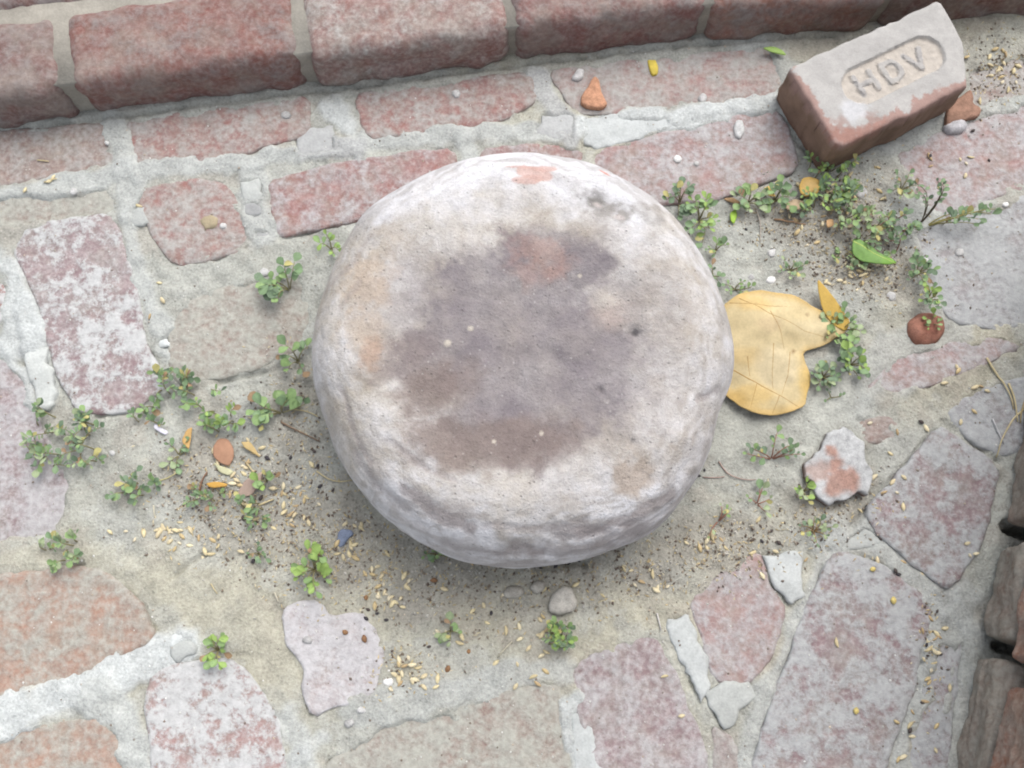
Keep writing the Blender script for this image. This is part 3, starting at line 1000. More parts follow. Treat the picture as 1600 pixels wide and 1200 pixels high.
    rimz = sstep(.62, .85, f)
    col = L(col, (.37, .35, .34), rimz * sstep(.48, .62, fib) * (.45 + .35 * near))
    col = L(col, (.62, .615, .63), rimz * sstep(.47, .36, fib) * .6)
    # flank: greyer and streaked
    strk = sstep(.45, .68, fbm(cx * 6, sx * 6, Z * 80 + fbm(cx * 3, sx * 3, Z * 5, octv=3, seed=58) * 4, octv=4, seed=66))
    col = L(col, (.36, .33, .32), side * strk * .5 * near)
    col = L(col, (.45, .44, .44), side * near * sstep(.11, .04, Z) * .3)
    tanm = np.maximum.reduce([blob(790, 450, 285, 140, -.05), blob(740, 560, 215, 180), blob(880, 430, 200, 110, .3), blob(820, 640, 215, 125), blob(940, 540, 140, 170)])
    col = L(col, tan, tanm * (.62 + .8 * (fbm(X * 26 + 5, Y * 26, octv=5, seed=68, gain=.6) - .45)).clip(0, 1))
    blo = fbm(X * 30, Y * 30, octv=5, seed=67, gain=.6)
    dm = np.maximum.reduce([blob(915, 530, 110, 140, 0, .7) * .75, blob(700, 470, 90, 70, 0, .6) * .7, blob(800, 470, 130, 90, .1, .3), blob(770, 560, 125, 100, 0, .3), blob(880, 560, 110, 110, 0, .4), blob(870, 410, 100, 48, .2, .3), blob(800, 650, 115, 60, 0, .3)])
    col = L(col, dark, dm * (.8 + .7 * (blo - .45)).clip(0, 1))
    bm_ = np.maximum.reduce([blob(700, 690, 70, 42, .3, .35), blob(680, 610, 60, 40, -.5, .4), blob(790, 690, 90, 32, 0, .4), blob(620, 560, 60, 28, -.3, .5) * .6])
    col = L(col, brown, bm_ * .8)
    for (a, b, ra, rb, c, s) in [(840, 395, 40, 20, (.36, .2, .15), .35), (825, 425, 34, 22, (.34, .19, .15), .3), (575, 440, 30, 40, (.42, .33, .25), .6), (560, 520, 26, 30, (.42, .34, .27), .5), (610, 360, 26, 20, (.38, .33, .28), .5),
                                 (955, 490, 26, 20, (.38, .3, .26), .5), (990, 745, 28, 22, (.36, .3, .25), .75), (575, 555, 14, 20, (.38, .26, .19), .6), (945, 465, 18, 18, (.42, .38, .34), .8), (720, 800, 26, 10, (.3, .27, .25), .5),
                                 (932, 308, 32, 20, (.19, .18, .17), 1.0), (974, 324, 36, 26, (.24, .225, .21), 1.0), (968, 335, 10, 6, (.45, .40, .38), .9), (936, 315, 8, 5, (.45, .40, .38), .8),
                                 (1000, 335, 24, 14, (.33, .32, .31), .6), (660, 360, 50, 14, (.40, .37, .33), .5)]:
        col = L(col, c, blob(a, b, ra, rb, .3, .55, 2.2) * s)
    # salmon scuffs on the far shoulder
    for (a, b, ra, rb, ro) in [(836, 285, 24, 12, .3), (826, 296, 22, 8, -.1), (815, 272, 22, 2.2, .05), (850, 274, 16, 5, .0)]:
        c = P(a, b, .14)
        dx, dy = (X - c[0]) / M, -(Y - c[1]) / M
        ca, sa = math.cos(ro), math.sin(ro)
        q = (fbm(X * 60, Y * 60, octv=3, seed=69) - .5) * .8
        m = sstep(1.12, .92, np.hypot((dx * ca + dy * sa) / ra, (-dx * sa + dy * ca) / rb) + q) * sstep(.03, .06, Z)
        col = L(col, (.47, .315, .275), m * .8)
    c = P(942, 282, .12)
    dx, dy = (X - c[0]) / M, -(Y - c[1]) / M
    m = sstep(1.2, .8, np.hypot((dx * .8 + dy * .6) / 9, (-dx * .6 + dy * .8) / 2.5))
    col = L(col, (.50, .22, .17), m * .9)
    for (a, b, r) in [(992, 519, 6), (938, 608, 4), (987, 689, 6)]:
        col = L(col, (.13, .12, .12), sstep(1.2, .3, np.hypot(dist(a, b), dist(a + 3, b - 4)) / r / 1.2 + warp_hi * 2.0) * top * .9)
    for (a, b, r) in [(699, 536, 5), (735, 512, 4), (846, 677, 3), (772, 690, 3), (906, 430, 3)]:
        col = L(col, (.50, .45, .38), sstep(1.3, .6, dist(a, b) / r) * top * .8)
    # broken seams low on the flank
    for pts, wd, st_ in [([(640, 770), (690, 806), (742, 828)], 9, .8), ([(560, 720), (600, 764), (650, 800)], 7, .5), ([(862, 842), (920, 836), (985, 812), (1040, 780)], 9, .7), ([(800, 858), (870, 868), (950, 852)], 7, .6), ([(700, 846), (770, 866), (840, 870)], 6, .5),
                         ([(900, 838), (960, 838), (1000, 826)], 12, .6), ([(545, 620), (560, 690), (590, 735)], 6, .5), ([(760, 830), (840, 838), (910, 822)], 6, .5), ([(620, 700), (680, 745), (716, 762)], 6, .45), ([(1075, 640), (1110, 622)], 6, .6), ([(512, 470), (560, 440), (590, 400)], 6, .35), ([(540, 510), (572, 470)], 6, .35)]:
        q = PL(pts, .10)
        d = seg_dist(X + warp_lo * .014, Y + warp_lo * .01, q, False) / M
        m = sstep(1.3, .2, d / wd + warp_hi * 1.6) * sstep(.02, .05, Z)
        col = L(col, (.27, .24, .235), m * st_)
        Z = Z - m * .0022 * st_
    # earth caught at the foot
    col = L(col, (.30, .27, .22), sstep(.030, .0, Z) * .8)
    idx = np.arange(NS * NT).reshape(NS, NT)
    a, b = idx[:-1], idx[1:]
    ar, br = np.roll(a, -1, 1), np.roll(b, -1, 1)
    F = np.stack([a, ar, br, b], -1).reshape(-1, 4)
    capf = idx[-1]
    base = Vector((sc[0], sc[1], 0))
    V = np.stack([X - base[0], Y - base[1], Z], 1)
    me = bpy.data.meshes.new('round_stone')
    me.vertices.add(len(V)); me.vertices.foreach_set('co', V.astype(np.float32).ravel())
    me.loops.add(F.size); me.loops.foreach_set('vertex_index', F.ravel().astype(np.int32))
    me.polygons.add(len(F)); me.polygons.foreach_set('loop_start', (np.arange(len(F)) * 4).astype(np.int32))
    me.polygons.foreach_set('use_smooth', np.ones(len(F), bool))
    me.update(calc_edges=True); me.validate()
    set_attr(me, 'col', 'FLOAT_COLOR', np.clip(col, 0, 1))
    bm = bmesh.new(); bm.from_mesh(me)
    bmesh.ops.holes_fill(bm, edges=[e for e in bm.edges if e.is_boundary], sides=0)
    bm.to_mesh(me); bm.free()
    me.materials.append(MS)
    o = link('round_stone', me, None, base)
    tag(o, 'large round whitish stone with a dark worn top resting on the soil', 'stone')
    return o
stone = build_stone()

# ------------------------------------------------------------------ loose stamped brick
def build_loose_brick():
    ZT = .070
    c00, c01, c10 = [np.array(P(*q, ZT)) for q in ((1231, 108), (1300, 236), (1466, 2))]
    u = c10 - c00; L = np.linalg.norm(u); u /= L
    v = c01 - c00; v = v - u * np.dot(u, v); W = np.linalg.norm(v); v /= W     # v points to the near side
    outline = np.array([(.004, 0), (L - .004, 0), (L, .005), (L, W * .30), (L * .985, W * .52), (L * .93, W * .78), (L * .86, W * .98), (L * .6, W), (.006, W), (0, W - .006), (0, .004)])
    # stamp: sunk panel with raised letters, x along u, y along v
    fc0, fc1, fr = np.array((L * .32, W * .50)), np.array((L * .735, W * .48)), W * .215
    h = W * .21
    def letters(x, y):
        segs = []
        def seg(cx, pts):
            q = np.array([(cx + a * h, W * .49 + b * h) for a, b in pts])
            return seg_dist(x, y, q, False)
        d = np.full(x.shape, 1e9)
        cH, cD, cV = L * .355, L * .525, L * .685
        for pts in ([(-.42, -.5), (-.42, .5)], [(.42, -.5), (.42, .5)], [(-.42, 0), (.42, 0)]):
            d = np.minimum(d, seg(cH, pts))
        arc = [(-.36, -.5), (0.0, -.5)] + [(.0 + .42 * math.sin(t), -.5 * math.cos(t)) for t in np.linspace(0, math.pi, 12)] + [(-.36, .5), (-.36, -.5)]
        d = np.minimum(d, seg(cD, arc))
        d = np.minimum(d, seg(cV, [(-.42, -.5), (0, .5), (.42, -.5)]))
        return d
    # local outline has y towards the viewer, so mirror to keep z up
    def zf(x, y, d):
        yy = -y
        ax, ay = fc0; bx, by = fc1
        t = np.clip(((x - ax) * (bx - ax) + (yy - ay) * (by - ay)) / ((bx - ax) ** 2 + (by - ay) ** 2), 0, 1)
        ds = np.hypot(x - ax - t * (bx - ax), yy - ay - t * (by - ay))
        wob = (fbm(x * 110, yy * 110, octv=3, seed=83) - .5) * .0065
        frog = sstep(fr + .0012, fr - .0022, ds + wob * .5)
        let = sstep(.0042, .0022, letters(x, yy) + wob)
        z = -.0045 * frog + .0026 * let * frog + (fbm(x * 150, yy * 150, octv=3, seed=84) - .5) * .0022 * frog
        # arrises worn down at the near left corner and along the broken end
        z -= .012 * np.exp(-(((x - L) / .030) ** 2 + ((yy - W) / .045) ** 2))
        return z
    pol = outline * np.array((1, -1))
    V, F, d = slab_mesh('body', pol, ZT, 0.0, spacing=.00155, rr=.005, rh=.0035, relief=.0009, rseed=7, jitter=.0009, zfun=zf, rings=(.15, .4, .7, 1.0), corner=0)
    n = len(V)
    x, y = V[:, 0], -V[:, 1]
    # flanks: bulge and taper a little towards the bottom
    # add colour
    nz = fbm(x * 30, y * 30, octv=4, seed=85)
    grey = np.array((.355, .342, .325)); red = np.array((.235, .13, .105)); sand = np.array((.41, .37, .325))
    col = np.tile(grey, (n, 1)) * (.9 + .2 * nz)[:, None]
    LL = lambda a, b, m: a * (1 - m[:, None]) + np.asarray(b) * m[:, None]
    ax, ay = fc0; bx, by = fc1
    t = np.clip(((x - ax) * (bx - ax) + (y - ay) * (by - ay)) / ((bx - ax) ** 2 + (by - ay) ** 2), 0, 1)
    ds = np.hypot(x - ax - t * (bx - ax), y - ay - t * (by - ay))
    frog = sstep(fr, fr - .002, ds)
    let = sstep(.0045, .0025, letters(x, y))
    col = LL(col, sand, frog * (1 - .85 * let))
    col = LL(col, np.array((.31, .295, .285)), frog * let * .6 * sstep(.3, .6, nz))
    wn_ = (nz - .5) * .05
    corner = sstep(.052, .022, np.hypot(x * .75, (W - y) * .9) + wn_)
    col = LL(col, red * 1.1, corner * sstep(.42, .52, fbm(x * 90, y * 90, octv=4, seed=86, gain=.6)) * .8)
    wn_ = (fbm(x * 60, y * 60, octv=5, seed=87, gain=.65) - .5) * .09
    edge_l = sstep(.010, .006, x + wn_ * .35) * .75
    edge_n = sstep(.012, .008, (W - y) + wn_ * .4) * .75
    col = LL(col, red * 1.2, np.maximum(edge_l, edge_n))
    pale = sstep(.02, .008, np.hypot(x - L * .20, y - W * .72) + wn_ * .3)
    col = LL(col, (.47, .47, .48), pale * .8)
    sidev = V[:, 2] < .03
    col[sidev] = np.array((.185, .112, .082)) * (.8 + .4 * nz[sidev])[:, None]
    # extra rings on the flanks so that they are not two flat strips
    base = Vector((*c00, 0))
    R = np.array([[u[0], -v[0]], [u[1], -v[1]]])
    V2 = V.copy()
    low = V[:, 2] < .03
    V2[low, :2] = V[low, :2] * .985 + np.array((L / 2, -W / 2)) * .015
    xy = (R @ V2[:, :2].T).T
    gz = .0025
    V3 = np.stack([xy[:, 0], xy[:, 1], V2[:, 2] + gz], 1)
    # make sure the local frame is right handed
    det = R[0, 0] * R[1, 1] - R[0, 1] * R[1, 0]
    if det < 0:
        F = [f[::-1] for f in F]
    me = mesh_from('loose_brick', V3, F, MBRK)
    set_attr(me, 'col', 'FLOAT_COLOR', np.clip(col, 0, 1))
    # crease at the skirt so the flank shades as its own face
    bm = bmesh.new(); bm.from_mesh(me)
    sk = [f for f in bm.faces if len(f.verts) == 4]
    bmesh.ops.subdivide_edges(bm, edges=list({e for f in sk for e in f.edges if abs((e.verts[0].co - e.verts[1].co).z) > .03}), cuts=5)
    cl = bm.verts.layers.float_color.get('col')
    for vtx in bm.verts:
        if .006 < vtx.co.z < .058:
            p = vtx.co
            q = (fbm(np.array([p.x * 40]), np.array([p.y * 40]), np.array([p.z * 40]), octv=3, seed=88)[0] - .5)
            c = Vector((L / 2 * u[0] + W / 2 * v[0], L / 2 * u[1] + W / 2 * v[1], 0))
            dr = (Vector((p.x, p.y, 0)) - c).normalized()
            vtx.co += dr * (q * .006 + .002)
            k = .75 + .6 * (q + .5)
            vtx[cl] = (.20 * k, .135 * k, .10 * k, 1)
    bm.normal_update()
    for e in bm.edges:
        if len(e.link_faces) == 2 and e.calc_face_angle(0) > .6: e.smooth = False
    bm.to_mesh(me); bm.free()
    o = link('loose_brick', me, None, base)
    tag(o, 'loose grey-topped brick stamped HDV lying askew against the step', 'brick')
build_loose_brick()

# ------------------------------------------------------------------ fragments and pebbles
def chip(name, px, h, col, label, cat, mat=None, rr=.004, rh=None, relief=.0012, spacing=.004, spots=(), zup=0.0, jitter=.0006, group=None, tilt=(0, 0), sidecol=None, corner=1):
    c = np.array(P(sum(p[0] for p in px) / len(px), sum(p[1] for p in px) / len(px), h))
    w_ = PL(px, h)
    z0 = surf(c[0], c[1]) + zup
    V, F, d = slab_mesh(name, w_, z0 + h, z0 - .002, rseed=int(abs(px[0][0])) % 97, rr=rr, rh=min(h * .8, rh if rh else rr), relief=relief, spacing=spacing, jitter=jitter, corner=corner,
                        zfun=lambda x, y, d: (x - c[0]) * tilt[0] + (y - c[1]) * tilt[1])
    n = len(V)
    f = fbm(V[:, 0] * 60, V[:, 1] * 60, octv=4, seed=len(label))[:, None]
    cc = np.tile(np.asarray(col, float), (n, 1)) * (.82 + .36 * f)
    for (a, b, r, sc_) in spots:
        q = P(a, b, h)
        m = sstep(1.2, .75, np.hypot(V[:, 0] - q[0], V[:, 1] - q[1]) / (r * M) + (f[:, 0] - .5) * 1.4)
        cc = cc * (1 - m[:, None]) + np.asarray(sc_) * m[:, None]
    if sidecol is not None:
        cc[V[:, 2] < z0 + .001] = sidecol
    me = mesh_from(name, V - np.array((c[0], c[1], z0)), F, mat or MV)
    set_attr(me, 'col', 'FLOAT_COLOR', np.clip(cc, 0, 1))
    o = link(name, me, None, (c[0], c[1], z0))
    return tag(o, label, cat, group)

chip('brick_fragment', [(1254, 745), (1256, 722), (1280, 700), (1292, 676), (1316, 664), (1334, 674), (1352, 690), (1352, 718), (1368, 738), (1364, 760), (1356, 776), (1340, 772), (1322, 782), (1296, 788), (1274, 772), (1266, 756)],
     .012, (.375, .38, .38), 'jagged flat brick fragment with a red streak on its pale crust', 'brick fragment', rr=.002, rh=.0015, corner=0,
     spots=[(1300, 705, 10, (.31, .195, .16)), (1308, 725, 10, (.31, .195, .16)), (1316, 748, 20, (.31, .195, .16)), (1275, 740, 20, (.345, .275, .25)), (1300, 755, 16, (.32, .21, .175))], sidecol=(.2, .12, .1), tilt=(.05, -.03), jitter=.0025)
chip('terracotta_shard', [(907, 160), (908, 148), (918, 134), (930, 118), (936, 126), (944, 150), (950, 162), (940, 170), (918, 168)], .008, (.42, .225, .14), 'orange triangular terracotta shard lying on the paving row along the step', 'shard', rr=.003)
chip('terracotta_shard', [(1422, 520), (1424, 498), (1440, 486), (1460, 484), (1478, 494), (1482, 512), (1470, 532), (1450, 540), (1432, 536)], .010, (.26, .125, .09), 'round reddish brown terracotta shard with a green sprig on top', 'shard',
     rr=.012, rh=.008, spots=[(1452, 510, 12, (.2, .085, .06)), (1440, 528, 8, (.22, .1, .07))], relief=.003)
chip('brick_fragment', [(1478, 185), (1482, 166), (1500, 152), (1518, 138), (1522, 152), (1520, 160), (1534, 170), (1530, 180), (1515, 184), (1500, 190), (1480, 198)], .010, (.27, .16, .115), 'thin brown brick flake by the broken end of the stamped brick', 'brick fragment', rr=.003)
chip('pebble', [(1476, 196), (1486, 186), (1505, 185), (1516, 194), (1504, 206), (1484, 206)], .010, (.45, .44, .45), 'smooth pale pebble tucked under the thin brown brick flake', 'pebble', rr=.008, rh=.008)
chip('mortar_flake', [(1146, 198), (1152, 187), (1160, 190), (1163, 204), (1156, 218), (1149, 212)], .005, (.50, .50, .49), 'narrow white mortar flake on the pink brick between stamped brick and stone', 'mortar flake', rr=.003)
chip('pebble', [(858, 944), (864, 926), (880, 915), (894, 918), (904, 942), (896, 956), (874, 962), (860, 956)], .012, (.40, .38, .34), 'angular buff pebble in the soil by the foot of the round stone', 'pebble', rr=.006, rh=.005)
chip('pebble', [(787, 925), (796, 914), (815, 915), (820, 926), (808, 934), (790, 934)], .007, (.34, .32, .28), 'flat soil-coloured clod beside the angular buff pebble', 'clod', rr=.006, rh=.005)
chip('pebble', [(826, 918), (838, 906), (852, 908), (852, 922), (838, 930)], .007, (.35, .33, .29), 'small rounded clod between the flat clod and the buff pebble', 'clod', rr=.006, rh=.005)
chip('pebble', [(893, 122), (903, 106), (913, 108), (912, 122), (902, 126)], .005, (.46, .45, .44), 'pale grey mortar chip beside the orange terracotta shard', 'mortar chip', rr=.003)
chip('petal', [(1011, 93), (1024, 92), (1029, 104), (1028, 116), (1019, 118), (1014, 104)], .0025, (.53, .41, .07), 'fallen yellow petal lying on the pale paving by the step', 'petal', MDRY, rr=.002, spacing=.003, relief=.0008)
chip('pebble', [(1090, 152), (1098, 142), (1106, 148), (1104, 158), (1094, 160)], .004, (.40, .39, .38), 'flat grey chip set in the dust between petal and stamped brick', 'stone chip', rr=.003)
chip('plastic_scrap', [(525, 850), (527, 832), (534, 826), (548, 828), (552, 834), (543, 842), (537, 852), (530, 856)], .003, (.17, .20, .27), 'crumpled blue grey plastic scrap in the littered soil by the stone', 'plastic scrap', rr=.002, spacing=.003, relief=.002)
chip('shell_splinter', [(243, 663), (247, 668), (262, 674), (260, 680), (250, 676), (242, 668)], .004, (.62, .60, .66), 'thin white shell splinter beside the sprawling weed', 'splinter', rr=.001, spacing=.003)
PEBLAB = lambda a, b: ('tiny pale pebble on the bricks along the step' if b < 260 else 'tiny pale pebble among the weeds and chaff' if 1100 < a < 1480 else 'tiny pale pebble on the grey slab by the wall' if a >= 1480 else 'tiny pale pebble on the soil and bricks away from the wall')
PEB = [(447, 180, 9, .42), (436, 152, 6, .45), (348, 352, 7, .60), (713, 146, 8, .52), (412, 425, 9, .46), (1058, 248, 7, .62), (1345, 302, 10, .52), (1206, 436, 8, .78), (1206, 394, 9, .55), (1395, 462, 9, .5), (176, 708, 6, .5),
       (565, 1110, 8, .6), (606, 1065, 9, .72), (1175, 432, 7, .5), (545, 1130, 11, .46), (480, 1000, 8, .4), (116, 300, 6, .52), (168, 225, 5, .66), (1500, 395, 9, .5), (1445, 408, 8, .55), (1088, 256, 5, .5), (1570, 320, 5, .8), (660, 640, 0, 0)]
for (a, b, r, c) in PEB:
    if not r: continue
    k = 7
    px = [(a + r * random.uniform(.75, 1.1) * math.cos(t), b + r * .85 * random.uniform(.75, 1.1) * math.sin(t)) for t in np.linspace(0, 2 * math.pi, k, endpoint=False)]
    chip('pebble', px, r * M * .42, (c * .85, c * .84, c * .82), PEBLAB(a, b), 'pebble', rr=r * M * .4, spacing=.0025, corner=0, group=PEBLAB(a, b).replace('pebble', 'pebbles'))

# ------------------------------------------------------------------ fallen leaves
def blade(name, px, col, label, cat='leaf', z=.004, hump=.006, edgecol=None, midrib=None, mat=None, veins=(), group=None, spacing=.005, fold=None, spots=(), parent=None, tilt=(0, 0), corner=1, ripple=.003, zfun2=None, ribcol=None):
    w_ = PL(px, .004)
    c = w_.mean(0)
    z0 = surf(c[0], c[1])
    def zf(x, y, d):
        q = hump * sstep(0, .03, d) + (fbm(x * 22, y * 22, octv=3, seed=len(label) + 3) - .5) * ripple * 2
        q = q + (x - c[0]) * tilt[0] + (y - c[1]) * tilt[1]
        if zfun2 is not None:
            q = q + zfun2(x, y, d)
        return q
    V, F, d = slab_mesh(name, w_, z0 + z, z0, spacing=spacing, rr=.0015, rh=.0002, relief=.0003, rseed=len(label), jitter=.0004, zfun=zf, rings=(1.0,), corner=corner)
    # keep only the upper sheet and give it a thin thickness
    nt = len(d) - np.sum(V[:, 2] <= z0 + 1e-9)
    top = [f for f in F if max(f) < nt]
    n = int(nt)
    Vt = V[:n]
    Vb = Vt.copy(); Vb[:, 2] -= .0007
    Vv = np.concatenate([Vt, Vb])
    Ff = list(top) + [[i + n for i in f[::-1]] for f in top]
    cnt = {}
    for f in top:
        for i in range(len(f)):
            e = (f[i], f[(i + 1) % len(f)])
            cnt[e] = 1
    for (a, b) in list(cnt):
        if (b, a) not in cnt:
            Ff.append([b, a, a + n, b + n])
    f = fbm(Vv[:, 0] * 25, Vv[:, 1] * 25, octv=4, seed=len(label) + 9)[:, None]
    cc = np.tile(np.asarray(col, float), (2 * n, 1)) * (.84 + .32 * f)
    dd = np.concatenate([d[:n], d[:n]])
    if edgecol is not None:
        m = sstep(.012, .0, dd + (f[:, 0] - .5) * .02)[:, None] * .7
        cc = cc * (1 - m) + np.asarray(edgecol) * m
    for (a, b, ra, rb, sc_, s_) in spots:
        q = P(a, b, .006)
        m = sstep(1.3, .6, np.hypot((Vv[:, 0] - q[0]) / (ra * M), (Vv[:, 1] - q[1]) / (rb * M)) + (f[:, 0] - .5) * 1.2)[:, None] * s_
        cc = cc * (1 - m) + np.asarray(sc_) * m
    base = np.array((c[0], c[1], z0))
    veinpaths = ([midrib] if midrib else []) + list(veins)
    me = mesh_from(name, Vv - base, Ff, mat or MDRY)
    set_attr(me, 'col', 'FLOAT_COLOR', np.clip(cc, 0, 1))
    if not veinpaths:
        o = link(name, me, parent, base if parent is None else tuple(base - np.array(parent.location)))
        if parent is None:
            tag(o, label, cat, group)
        return o
    root = thing(name, label, cat, tuple(base), group)
    bl = link('blade', me, root)
    tree = BVHTree.FromPolygons([tuple(v) for v in Vt], [t for t in top if len(t) >= 3])
    for i, vp in enumerate(veinpaths):
        q = PL(vp, .008)
        q = resample_open(q, .004)
        r0 = .0010 if i == 0 else .0006
        VV, FF = [], []
        for j, p in enumerate(q):
            h = tree.ray_cast(Vector((p[0], p[1], .3)), Vector((0, 0, -1)))
            zz = (h[0].z if h[0] else z0 + z)
            t = q[min(j + 1, len(q) - 1)] - q[max(j - 1, 0)]
            t = t / (np.linalg.norm(t) + 1e-9)
            nn = np.array((-t[1], t[0]))
            r = r0 * (1 - .6 * j / len(q))
            for s_, hz in ((-1, -.0001), (0, r * .8), (1, -.0001)):
                VV.append((p[0] + nn[0] * r * s_ - base[0], p[1] + nn[1] * r * s_ - base[1], zz + hz - base[2]))
        for j in range(len(q) - 1):
            FF += [[j * 3, j * 3 + 3, j * 3 + 4, j * 3 + 1], [j * 3 + 1, j * 3 + 4, j * 3 + 5, j * 3 + 2]]
        mv = mesh_from('vein', VV, FF, MDRY)
        set_attr(mv, 'col', 'FLOAT_COLOR', np.tile(ribcol if ribcol is not None else np.asarray(col) * .72, (len(VV), 1)))
        link('midrib' if i == 0 and midrib else 'vein', mv, root)
    return root

YL = (.475, .385, .22)
big = blade('dry_leaf', [(1129, 480), (1154, 462), (1181, 455), (1210, 460), (1239, 463), (1256, 471), (1268, 480), (1284, 489), (1300, 492), (1314, 500), (1322, 508), (1319, 521), (1300, 533), (1277, 544), (1253, 552), (1256, 568),
      (1263, 587), (1264, 602), (1257, 620), (1255, 637), (1232, 647), (1205, 652), (1176, 650), (1154, 639), (1134, 622), (1112, 600), (1108, 540), (1112, 496)],
      YL, 'big yellow dry leaf half under the round stone', z=.0095, hump=.006, edgecol=(.46, .30, .09), midrib=[(1120, 566), (1147, 582), (1190, 606), (1246, 637)],
      veins=[[(1132, 476), (1170, 480), (1235, 484)], [(1152, 470), (1205, 497), (1255, 520), (1300, 530)], [(1200, 490), (1215, 520), (1222, 548)], [(1205, 540), (1204, 580), (1206, 610)], [(1165, 560), (1170, 590)], [(1232, 552), (1228, 590), (1218, 622)], [(1180, 602), (1170, 640)], [(1215, 620), (1205, 648)]],
      spots=[(1180, 480, 40, 14, (.52, .34, .11), .5), (1175, 620, 26, 14, (.46, .31, .10), .6), (1160, 560, 26, 12, (.5, .36, .16), .5), (1200, 510, 20, 14, (.40, .30, .18), .5), (1238, 552, 3, 3, (.2, .12, .05), .9), (1217, 560, 3, 2, (.2, .12, .05), .9), (1260, 494, 3, 3, (.2, .13, .06), .8), (1255, 600, 12, 30, (.5, .34, .10), .5), (1215, 575, 30, 30, (.52, .44, .29), .6), (1260, 515, 34, 16, (.52, .44, .28), .5), (1150, 625, 14, 10, (.38, .25, .08), .5)], ripple=.008, ribcol=(.33, .21, .075))
blade('folded_tip', [(1271, 440), (1288, 458), (1303, 474), (1313, 488), (1326, 506), (1319, 520), (1300, 512), (1285, 493), (1277, 474)], (.47, .31, .07), 'x', z=.012, hump=.002, parent=big, tilt=(0, .12), ripple=.001, spacing=.004)
blade('green_leaf', [(1327, 380), (1334, 378), (1348, 386), (1366, 400), (1386, 410), (1396, 416), (1384, 420), (1360, 418), (1340, 414), (1328, 404), (1326, 392)], (.135, .25, .06), 'broad fresh green leaf lying among the weeds', z=.016, hump=.008,
      midrib=[(1330, 381), (1360, 400), (1394, 416)], mat=MGRN, spots=[(1385, 414, 14, 10, (.14, .29, .03), .7)], ribcol=(.35, .45, .12))
blade('green_leaf', [(1141, 333), (1150, 325), (1152, 336), (1147, 350), (1142, 344)], (.27, .43, .045), 'small bright yellow-green leaf lying on bare soil', z=.005, hump=.003, mat=MGRN, spacing=.003)
blade('green_leaf', [(1188, 80), (1205, 78), (1220, 84), (1227, 92), (1208, 88)], (.24, .36, .09), 'narrow green leaf lying in the corner between step and stamped brick', z=.005, hump=.003, mat=MGRN, spacing=.003)
blade('dry_leaf', [(333, 700), (342, 686), (356, 686), (365, 700), (366, 716), (358, 729), (344, 724), (334, 714)], (.36, .20, .125), 'reddish brown oval dry leaf among weeds and scattered grain', z=.006, hump=.007, spacing=.004)
blade('dry_leaf', [(334, 722), (344, 728), (360, 733), (368, 738), (358, 744), (342, 738)], (.44, .43, .27), 'pale green withered leaf under the reddish brown leaf', z=.004, hump=.003, spacing=.004)
blade('dry_leaf', [(370, 772), (382, 750), (400, 742), (410, 736), (406, 758), (392, 774), (378, 776)], (.36, .27, .22), 'dull pinkish brown dry leaf beside the pale withered leaf', z=.004, hump=.005, spacing=.004)
blade('dry_leaf', [(286, 690), (294, 672), (304, 668), (300, 686), (298, 704), (292, 698)], (.46, .29, .11), 'curled orange dry leaf standing on edge beside the sprawling weed', z=.010, hump=.006, spacing=.003)
blade('dry_leaf', [(322, 756), (340, 752), (358, 756), (356, 762), (330, 764)], (.47, .27, .06), 'narrow orange dry leaf strip beside the pale withered leaf', z=.006, hump=.004, spacing=.003)
blade('dry_leaf', [(376, 690), (392, 690), (400, 702), (408, 716), (396, 708), (382, 700)], (.45, .33, .15), 'crinkled tan dry leaf beside the oval reddish brown leaf', z=.006, hump=.005, spacing=.003)
blade('dry_leaf', [(1246, 296), (1250, 284), (1262, 281), (1276, 286), (1280, 296), (1272, 308), (1256, 312), (1248, 306)], (.50, .335, .13), 'orange tan dry leaf among the weeds by the stamped brick', z=.012, hump=.006, spacing=.004, edgecol=(.55, .34, .05))
blade('dry_leaf', [(1190, 299), (1200, 294), (1212, 300), (1206, 306), (1210, 312), (1198, 310)], (.52, .35, .10), 'small crumpled yellow dry leaf in the weed along the pink brick', z=.014, hump=.005, spacing=.003)
blade('dry_leaf', [(1224, 322), (1238, 314), (1256, 318), (1252, 328), (1236, 334), (1226, 330)], (.45, .34, .22), 'faded buff dry leaf touching the orange tan leaf', z=.010, hump=.006, spacing=.003)
blade('dry_leaf', [(1130, 310), (1144, 308), (1158, 316), (1150, 318), (1136, 314)], (.36, .23, .12), 'small brown dry leaf at the corner of the pink brick', z=.006, hump=.004, spacing=.003)
blade('dry_leaf', [(1288, 348), (1298, 346), (1300, 356), (1290, 360)], (.42, .26, .13), 'torn rusty leaf scrap in the middle of the weeds', z=.008, hump=.003, spacing=.003)
blade('dry_leaf', [(1398, 206), (1408, 202), (1412, 210), (1404, 214)], (.48, .31, .08), 'yellow brown leaf scrap by the long side of the stamped brick', z=.005, hump=.003, spacing=.003)

